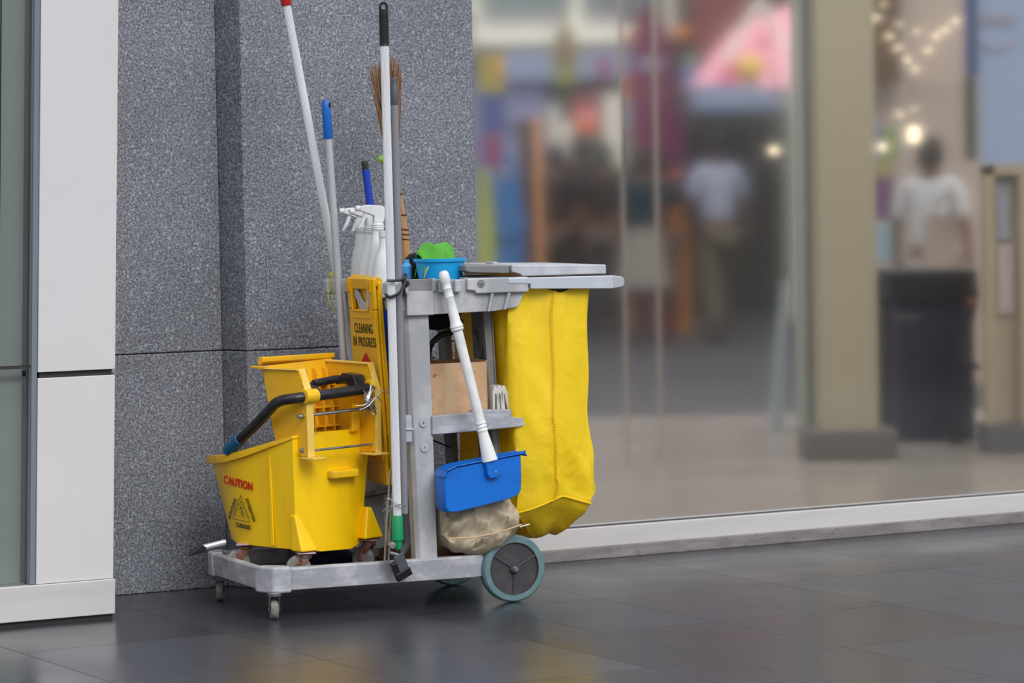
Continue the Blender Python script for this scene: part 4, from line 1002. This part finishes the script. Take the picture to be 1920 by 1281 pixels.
board_shape('surfboard', PM('board_plum',120,52,92), 1.40,.16,0,1.9,27.3,'narrow plum board right of the tall purple one','surfboard', None,.2)
OR = PM('orange_paint',238,138,42); ORD = PM('dull_orange',214,150,92)
def disc(name, mat, x,z,y,r,label,cat,group=None,sz=1): 
    b = MB(); b.lathe((x,y,z),(0,0,1),[(r*sz*math.cos(a)*-1, r*math.sin(a)) for a in [math.pi*k/12 for k in range(13)]],20); return cord(tag(b.build(name,mat,None,(x,y,z),G), label, cat, group), x,y+.02,0,z-r*.9)
disc('balloon', OR, 1.065,2.52,28,.045,'orange balloon left of the purple board top','balloon'); disc('balloon', OR, 1.52,2.54,28,.065,'orange balloon right of the purple board top','balloon')
top('fabric_strip', OR, 1.03,1.11,1.95,2.21,28,.02,'orange strip along the left of the purple board','banner')
top('post', ORD, .165,.215,0,1.68,20.8,.05,'dull orange post near the granite edge','post'); top('post', PM('post_brown',86,68,46), .07,.155,0,1.67,21,.06,'dark brown post beside the dull orange one','post')
top('post', OR, 1.355,1.40,0,1.35,26.5,.05,'orange leaning post right of the purple board','post'); top('post', PM('amber_paint',226,158,50), 1.41,1.455,0,1.1,26.2,.05,'amber post standing against the orange one','post')
b = MB(); b.prism([(.95,1.72),(1.10,1.76),(1.13,1.97),(1.05,1.97),(.96,1.88)],27.5,27.52,'y'); cord(tag(b.build('flag', PM('flag_blue',142,166,196), None, (1,27.5,1.72), G), 'pale blue flag left of the purple board', 'flag'), 1.12,27.52,0,2.0,'pole')
top('hanging_sign', PM('sign_teal',110,150,130), 1.59,1.70,2.26,2.40,29,.02,'small green square hanging left of the pink tent','sign'); top('hanging_sign', PM('sign_blue',70,120,176), 1.58,1.70,2.10,2.26,29,.02,'small blue square hanging under the green one','sign')
# pink tent and canopy
tn = thing('pink_tent', G, (2.1,29,0), 'pink peaked tent with white frame in the plaza', 'tent')
PK = PM('tent_pink',250,176,186); b = MB()
b.loft([[(1.62,28.9,2.08),(2.62,28.9,2.08),(2.62,30.4,2.08),(1.62,30.4,2.08)],[(2.06,29.3,2.62),(2.60,29.3,2.86),(2.60,29.6,2.86),(2.06,29.6,2.62)]]); b.build('canopy', PK, tn)
b = MB(); b.prism([(1.85,2.06),(2.05,2.06),(2.10,2.34),(2.0,2.36)],28.86,28.88,'y'); b.prism([(2.22,2.42),(2.36,2.42),(2.28,2.66)],28.86,28.88,'y'); b.build('pattern', PM('tent_rose',226,92,132), tn)
b = MB(); b.cyl((1.95,28.8,2.30),(2.26,28.8,2.86),.034); b.build('frame_pole', WHT, tn); b = MB(); b.cyl((2.26,28.8,2.86),(2.56,28.8,2.30),.034); b.build('frame_pole', WHT, tn)
b = MB(); b.cyl((2.50,28.8,0),(2.50,28.8,2.3),.02); b.build('frame_pole', WHT, tn)
disc('balloon', PM('ball_yellow',240,206,60), 2.03,2.18,27,.12,'large yellow balloon in front of the pink tent','balloon')
b = MB(); b.prism([(1.62,1.88),(2.42,1.88),(2.36,2.0),(2.2,2.08),(1.66,2.10)],28,29,'y'); tag(b.build('canopy', PM('canopy_blue_grey',142,166,190), None, (2,28,1.88), G), 'pale blue grey awning below the pink tent', 'awning')
top('roof_panel', PM('maroon_roof',120,66,62), 1.80,2.42,2.46,3.6,31,.1,'maroon roof panel above and left of the tent','roof')
top('stall', PM('stall_shade_grey',58,55,52), 1.62,2.62,.0,1.88,30.8,.4,'dark grey market stall under the pale awning','stall')  # shade below the awning put into the stall's dark colour
top('hedge_box', PM('shaded_planter',38,36,31), .2,2.7,.0,1.30,30.2,.3,'long dark planter wall behind the standing people','planter')  # colour darkened to hold the canopy's shade

# reflected people, built behind the pane; canopy shade put into cloth and skin colours
def skin_obj(name, verts, edges, radii, mat, parent, root=0, sub=1):
    me = bpy.data.meshes.new(name); o3 = Vector(parent['_o'])
    me.from_pydata([Vector(v)-o3 for v in verts], edges, []); me.materials.append(mat)
    o = bpy.data.objects.new(name, me); C.objects.link(o); o.parent = parent; o['_o'] = tuple(o3)
    s = o.modifiers.new('skin','SKIN'); s.use_smooth_shade = True
    for i,r in enumerate(radii):
        sv = me.skin_vertices[0].data[i]; sv.radius = (r,r) if isinstance(r,(int,float)) else r; sv.use_root = (i==root)
    q = o.modifiers.new('sub','SUBSURF'); q.levels = sub; q.render_levels = sub
    return o
def person(x, y, h, turn, label, shirt, lower, skirt=False, stride=.0, armbend=0, haircol=(.012,.01,.009,1), longhair=False, z0=0):
    """standing or walking figure; built in its own frame, x right, -y the way it faces"""
    s = h/1.7; M = Matrix.Translation((x,y,z0)) @ Matrix.Rotation(D2R(turn),4,'Z') @ Matrix.Scale(s,4)
    t = bpy.data.objects.new('person', None); C.objects.link(t); t.matrix_world = M; t['_o'] = (0,0,0); tag(t, label, 'person')
    sk = plain('skin', rgb(120,84,66), .6)
    V = []; E_ = []; R_ = []
    def add(p, r, prev=None):
        V.append(p); R_.append(r)
        if prev is not None: E_.append((prev,len(V)-1))
        return len(V)-1
    pel = add((0,0,.93),(.145,.10)); wa = add((0,0,1.08),(.125,.09),pel); ch = add((0,-.01,1.27),(.15,.105),wa); sh = add((0,0,1.40),(.10,.07),ch)
    nk = add((0,-.005,1.475),.052,sh); hd1 = add((0,-.015,1.55),(.068,.078),nk); hd2 = add((0,-.012,1.64),(.072,.088),hd1)
    arms = []
    for sd in (-1,1):
        s1 = add((sd*.175,0,1.38),.052,sh); el = add((sd*.225,.01,1.11),.040,s1)
        if armbend and sd==1: wr_ = add((sd*.20,-.19,1.05),.028,el); dv = Vector((-.15,-1,.1)).normalized()
        else: wr_ = add((sd*.24,-.05,.88),.028,el); dv = Vector((0,-.15,-1)).normalized()
        wp = Vector(V[wr_]); pm = add(tuple(wp+dv*.06),(.036,.018),wr_)
        side = Vector((0,1,0)) if not (armbend and sd==1) else Vector((0,0,1))
        for k,ln in enumerate((.066,.076,.072,.058)):
            a_ = add(tuple(wp+dv*.085+side*(k-1.5)*.019),.009,pm); add(tuple(wp+dv*(.085+ln)+side*(k-1.5)*.021+Vector((-sd*.012,0,0))),.0075,a_)
        th_ = add(tuple(wp+dv*.045-side*.035),.010,pm); add(tuple(wp+dv*.085-side*.052),.009,th_)
        arms.append((s1,el,wr_))
    legs = []
    for sd in (-1,1):
        f = stride*sd
        hp = add((sd*.085,0,.86),(.085,.085),pel); kn = add((sd*.095,-.02+f*.5,.49),.056,hp); an = add((sd*.10,.02+f,.09),.036,kn); to = add((sd*.11,-.12+f,.035),(.036,.025),an)
        legs.append((hp,kn,an,to))
    skin_obj('body', V, E_, R_, sk, t)
    # shirt
    v = [V[pel],V[wa],V[ch],V[sh]]; r = [(.165,.12),(.148,.112),(.168,.125),(.11,.085)]; e = [(0,1),(1,2),(2,3)]
    for s1,el,wr_ in arms:
        i = len(v); v += [V[s1], tuple(Vector(V[s1]).lerp(Vector(V[el]),.85))]; r += [.068,.060]; e += [(3,i),(i,i+1)]
    skin_obj('shirt', v, e, r, shirt, t)
    if skirt:
        b = MB(); b.lathe((0,0,.50),(0,0,1),[(0,.24),(.12,.225),(.3,.19),(.42,.165),(.52,.15)],28,sy=.78); b.build('skirt', lower, t)
    else:
        v = [V[pel]]; r = [(.155,.12)]; e = []
        for hp,kn,an,to in legs:
            i = len(v); v += [V[hp],V[kn],tuple(Vector(V[an])+Vector((0,0,.03)))]; r += [(.105,.10),.078,.062]; e += [(0,i),(i,i+1),(i+1,i+2)]
        skin_obj('trousers', v, e, r, lower, t)
    for hp,kn,an,to in legs:
        skin_obj('shoe', [tuple(Vector(V[an])+Vector((0,.03,-.045))), tuple(Vector(V[to])+Vector((0,-.03,.005)))], [(0,1)], [(.045,.042),(.045,.034)], plain('dark_shoe',(.02,.018,.017,1),.5), t)
    b = MB(); rings = []
    for k in range(9):   # hair cap over the crown and back
        a = math.pi*.5*k/8; zz = 1.60+.125*math.sin(a); rr = .088*math.cos(a)
        rings.append([(rr*math.cos(q)*.98,.008+rr*1.12*math.sin(q)+(0.0),zz-(.09 if (longhair or math.sin(q)>.2) and k==0 else 0)+( .02 if math.sin(q)<-.3 and k==0 else 0)) for q in [2*math.pi*j/20 for j in range(20)]])
    b.loft(rings, True, True); b.build('hair', plain('dark_hair', haircol, .6), t)
    b = MB(); b.loft([[(-.014,-.092,1.545),(.014,-.092,1.545),(0,-.118,1.548)],[(-.007,-.092,1.60),(.007,-.092,1.60),(0,-.10,1.60)]]); b.build('nose', sk, t)
    for sd in (-1,1):
        b = MB(); b.lathe((sd*.03,-.085,1.598),(0,-1,0),[(0,.012),(.006,.010),(.008,.004)],10); b.build('eye', plain('eye_dark',(.02,.015,.012,1),.3), t)
        b = MB(); b.lathe((sd*.078,.0,1.585),(sd,0,0),[(0,.026),(.010,.024),(.012,.012)],12,sx=1.2,sy=.8); b.build('ear', sk, t)
    b = MB(); b.tube([(-.022,-.094,1.515),(0,-.099,1.512),(.022,-.094,1.515)],.004,6); b.build('mouth', plain('lips', rgb(140,80,70), .6), t)
    return t
person(1.01,24.6,1.50,165,'person in dark teal top and pale grey skirt standing in mid view', PM('teal_shirt',8,42,50,.8), PM('pale_grey_cloth',132,128,118,.8), skirt=True, stride=.08, longhair=True)
person(1.60,24.8,1.62,195,'person in pale shirt and khaki trousers walking right of the purple board', PM('pale_shirt',168,174,190,.8), PM('khaki_cloth',96,90,76,.8), stride=.22, armbend=1)
person(.38,26,1.56,150,'person in black top and dark trousers near the orange post', PM('black_shirt',36,31,30,.8), PM('dark_trousers',58,54,50,.8), stride=.1)
person(.60,27.6,1.66,190,'person in charcoal clothes behind, between post and red sign', PM('charcoal_shirt',44,40,38,.8), PM('black_trousers',44,42,42,.8))
person(.80,27,1.58,170,'person in brown top left of the teal dressed one', PM('brown_shirt',58,46,42,.8), PM('grey_trousers',84,80,76,.8), armbend=1)
person(1.22,26,1.50,200,'person in black clothes half hidden behind the tall purple board', PM('black_cloth',34,34,36,.8), PM('slate_trousers',64,66,70,.8), longhair=True)

# inside the shop: door frames, columns, display goods
slab('trim_9', G, PM('pale_frame',150,154,144,.4), 1.350,1.400,15.3,15.36,0,6)
slab('trim_10', G, PM('dark_frame',78,76,70,.4), 1.425,1.475,15.5,15.56,0,6)
slab('trim_11', G, PM('faint_frame',150,140,128,.4), .485,.500,14.0,14.03,0,6)
slab('trim_12', G, PM('faint_frame',150,140,128,.4), .632,.648,14.0,14.03,0,6)
def column(name, label, x0,x1,bx0,bx1,y,zb,mat):
    t = thing(name, G, ((x0+x1)/2,y,0), label, 'column')
    rect('shaft', mat, x0,x1,zb,6,y,.3,t,.004); rect('plinth', PM('plinth_grey',94,88,80,.5), bx0,bx1,0,zb+.01,y-.05,.4,t,.01)
    return t
column('square_column','beige square column with dark plinth in the middle of the shop front', 1.355,1.610,1.28,1.69,14.15,.115,PM('column_beige',158,148,122,.6))
top('column_strip', PM('strip_ochre',170,148,96), 1.70,1.80,1.35,6,16.2,.05,'ochre vertical strip at the right of the beige column','panel')
top('dark_column', PM('column_dark',104,96,86), 1.745,1.805,0,.80,15.4,.1,'low dark column beside the navy counter','column')
top('brown_panel', PM('brown_wood',94,70,42), 2.13,2.36,1.80,5,19,.1,'dark brown panel high behind the string lights','panel')
bd = thing('back_display', G, (2.2,18.9,0), 'tall beige shelf unit with small coloured goods', 'shelf unit')
rect('back_panel', PM('display_beige',170,154,140), 2.0,3.2,0,1.80,19.2,.05,bd)
rect('upright', PM('upright_pale',178,168,158), 2.245,2.275,0,5,18.3,.05,bd)
for i,(x0,x1,z0,z1,c,lab) in enumerate(((2.06,2.12,1.35,1.57,(140,142,186),'lilac package on the beige shelf unit'),(2.13,2.22,1.34,1.53,(120,158,84),'green package on the beige shelf unit'),(2.08,2.20,1.0,1.25,(112,74,112),'purple cushion on the beige shelf unit'),(2.06,2.20,.76,.98,(152,178,184),'light blue box on the beige shelf unit'),(2.10,2.2,1.26,1.33,(170,160,80),'olive packet on the beige shelf unit'))):
    top('package', plain('pack_%d'%i, rgb(*c), .6), x0,x1,z0,z1,18.4,.12,lab,'package','goods on the beige shelf unit',.008)
top('beige_partition', PM('partition_pinkish',186,168,152), 2.28,2.75,1.40,5,19.5,.05,'pinkish beige partition behind the lights','partition')
person(2.33,17.8,1.46,160,'person in white top inside the shop by the blue banner', PM('white_shirt',206,204,200,.8), PM('stone_trousers',150,142,132,.8), haircol=rgb(128,120,122))
mb_ = thing('paper_bag', G, (2.28,17.0,.70), 'large taupe shopping bag standing on the navy counter', 'bag')
b = MB(); b.loft([[(2.165,16.9,.70),(2.335,16.9,.70),(2.335,17.0,.70),(2.165,17.0,.70)],[(2.19,16.9,1.04),(2.365,16.9,1.04),(2.365,17.0,1.04),(2.19,17.0,1.04)]]); b.build('bag_body', PM('taupe_paper',152,134,122,.7), mb_, bevel=.004)
b = MB(); b.tube([(2.23,16.9,1.03),(2.25,16.9,1.12),(2.31,16.9,1.12),(2.33,16.9,1.03)],.006,8,smooth=4); b.build('handle', PM('cord_grey',90,86,84,.7), mb_)
cn = thing('navy_counter', G, (1.95,15,0), 'dark navy shop counter with a grey label strip', 'counter')
rect('body', PM('navy_panel',34,38,52,.4), 1.80,2.16,0,.66,15.0,.5,cn,.005); rect('top', PM('black_top',14,15,18,.4), 1.76,2.17,.66,.80,14.96,.6,cn,.005); rect('label_strip', PM('strip_grey',92,86,86,.4), 1.79,1.90,.57,.595,14.99,.008,cn)
st = thing('stroller', G, (2.08,14.7,0), 'black folded stroller leaning against the navy counter', 'stroller')
b = MB(); b.tube([(2.13,14.7,.72),(2.10,14.7,.55),(2.03,14.7,.35),(2.03,14.7,.05)],.014,10); b.tube([(2.02,14.7,.40),(2.10,14.7,.38),(2.14,14.7,.36)],.012,8); b.build('frame', BLACK, st)
b = MB(); b.lathe((2.03,14.68,.06),(0,1,0),[(0,.05),(.02,.055),(.03,.05)],20); b.build('wheel', BLACK, st); b = MB(); b.cyl((2.085,14.7,.66),(2.125,14.7,.66),.02); b.build('grip', PM('tan_grip',130,70,50), st)
bn = thing('blue_banner', G, (2.55,16.5,1.2), 'large pale blue banner with pink lettering and a curved line', 'banner')
rect('panel', PM('banner_blue',136,152,176), 2.42,3.1,1.30,5,16.5,.03,bn)
PL_ = PM('banner_pink',172,160,164)
b = MB()
for k in range(4):
    cx = 2.415+.035+k*.047
    b.tube([(cx+.014*math.cos(a),16.49,2.035+.026*math.sin(a)) for a in [2*math.pi*j/12 for j in range(13)]],.006,6)
b.build('faint_lettering', PL_, bn)
b = MB(); b.tube([(2.41,16.49,1.945),(2.45,16.49,1.905),(2.51,16.49,1.89),(2.57,16.49,1.905),(2.61,16.49,1.945)],.008,6,smooth=4); b.build('curved_line', PL_, bn)
top('banner_edge', PM('edge_blue',52,98,158), 2.375,2.44,1.76,5,16.7,.05,'deep blue vertical strip edging the pale banner','panel'); top('plant_strip', PM('plant_green',66,84,58), 2.385,2.44,1.32,1.76,16.8,.05,'dark green leafy strip under the deep blue one','plant')
sf = thing('display_frame', G, (2.3,14.35,0), 'beige framed display case with dark base at the right edge', 'display case')
BF = PM('frame_beige',164,148,120)
rect('frame_side', BF, 2.115,2.165,.12,1.285,14.35,.1,sf,.004); rect('frame_top', BF, 2.115,2.9,1.24,1.285,14.35,.1,sf); rect('back_panel', PM('case_back',176,160,138), 2.165,2.9,.12,1.24,14.42,.03,sf); rect('frame_side', BF, 2.27,2.32,.12,1.24,14.35,.1,sf,.004)
rect('inner_panel', PM('case_bluegrey',150,156,166), 2.18,2.235,.95,1.22,14.40,.015,sf); rect('inner_panel', PM('case_lilac',184,170,166), 2.18,2.25,.62,.93,14.40,.015,sf)
rect('base', PM('case_base',88,86,84), 2.10,2.9,0,.125,14.3,.25,sf,.005)
b = MB(); b.loft([[(1.27,15.8,.0),(1.33,15.8,.0),(1.33,16.0,.0),(1.27,16.0,.0)],[(1.33,15.8,.74),(1.36,15.8,.74),(1.36,15.9,.74),(1.33,15.9,.74)]]); tag(b.build('a_frame_board', PM('board_pale',150,158,158), None, (1.3,15.9,0), G), 'pale folded board standing at the foot of the door frame', 'sign board')
# string lights
def emis(name, col, st_):
    mt,N,L,p = new_mat(name); p.inputs['Emission Color'].default_value = col; p.inputs['Emission Strength'].default_value = st_; p.inputs['Base Color'].default_value = col; return mt
BULB = emis('warm_bulb', (1,.82,.56,1), 1.7)
def string(label, pts, r=.017):
    t = thing('string_lights', G, (pts[0][0],18,pts[0][1]), label, 'string lights', None)
    b = MB(); b.tube([(x,18,z+.02) for x,z in pts],.003,6); b.build('wire', BLACK, t)
    for x,z in pts:
        b = MB(); b.lathe((x,18,z),(0,0,1),[(-r*math.cos(a), r*math.sin(a)) for a in [math.pi*k/8 for k in range(9)]],12); b.build('bulb', BULB, t)
string('long drooping string of warm lights high in the shop', [(1.974,2.186),(2.067,2.132),(2.135,2.029),(2.183,1.963),(2.235,1.897),(2.275,1.844),(2.349,1.948),(2.395,2.024),(2.448,2.06),(2.506,2.107)],.0155)
string('short string of faint lights crossing behind the long one', [(2.105,2.21),(2.189,2.097),(2.29,2.054)],.012)
string('lower string of warm lights at shelf height', [(1.954,1.59),(2.186,1.594),(2.264,1.621)],.014)
for x,z,sx_,sz_,lab in ((2.254,1.478,.028,.045,'oval warm lamp beside the white dressed person'),(1.976,1.382,.034,.05,'bright square lamp right of the beige column'),(1.969,1.496,.045,.02,'flat pale lamp above the square one'),(2.078,1.412,.018,.02,'small warm lamp over the green package'),(1.475,1.403,.02,.02,'small warm lamp in the pane left of the door frame')):
    b = MB(); b.box(x-sx_,x+sx_,17.9,17.93,z-sz_,z+sz_); cord(tag(b.build('lamp', BULB, None, (x,17.9,z), G, bevel=.01), lab, 'lamp'), x,17.94,z,5.5)
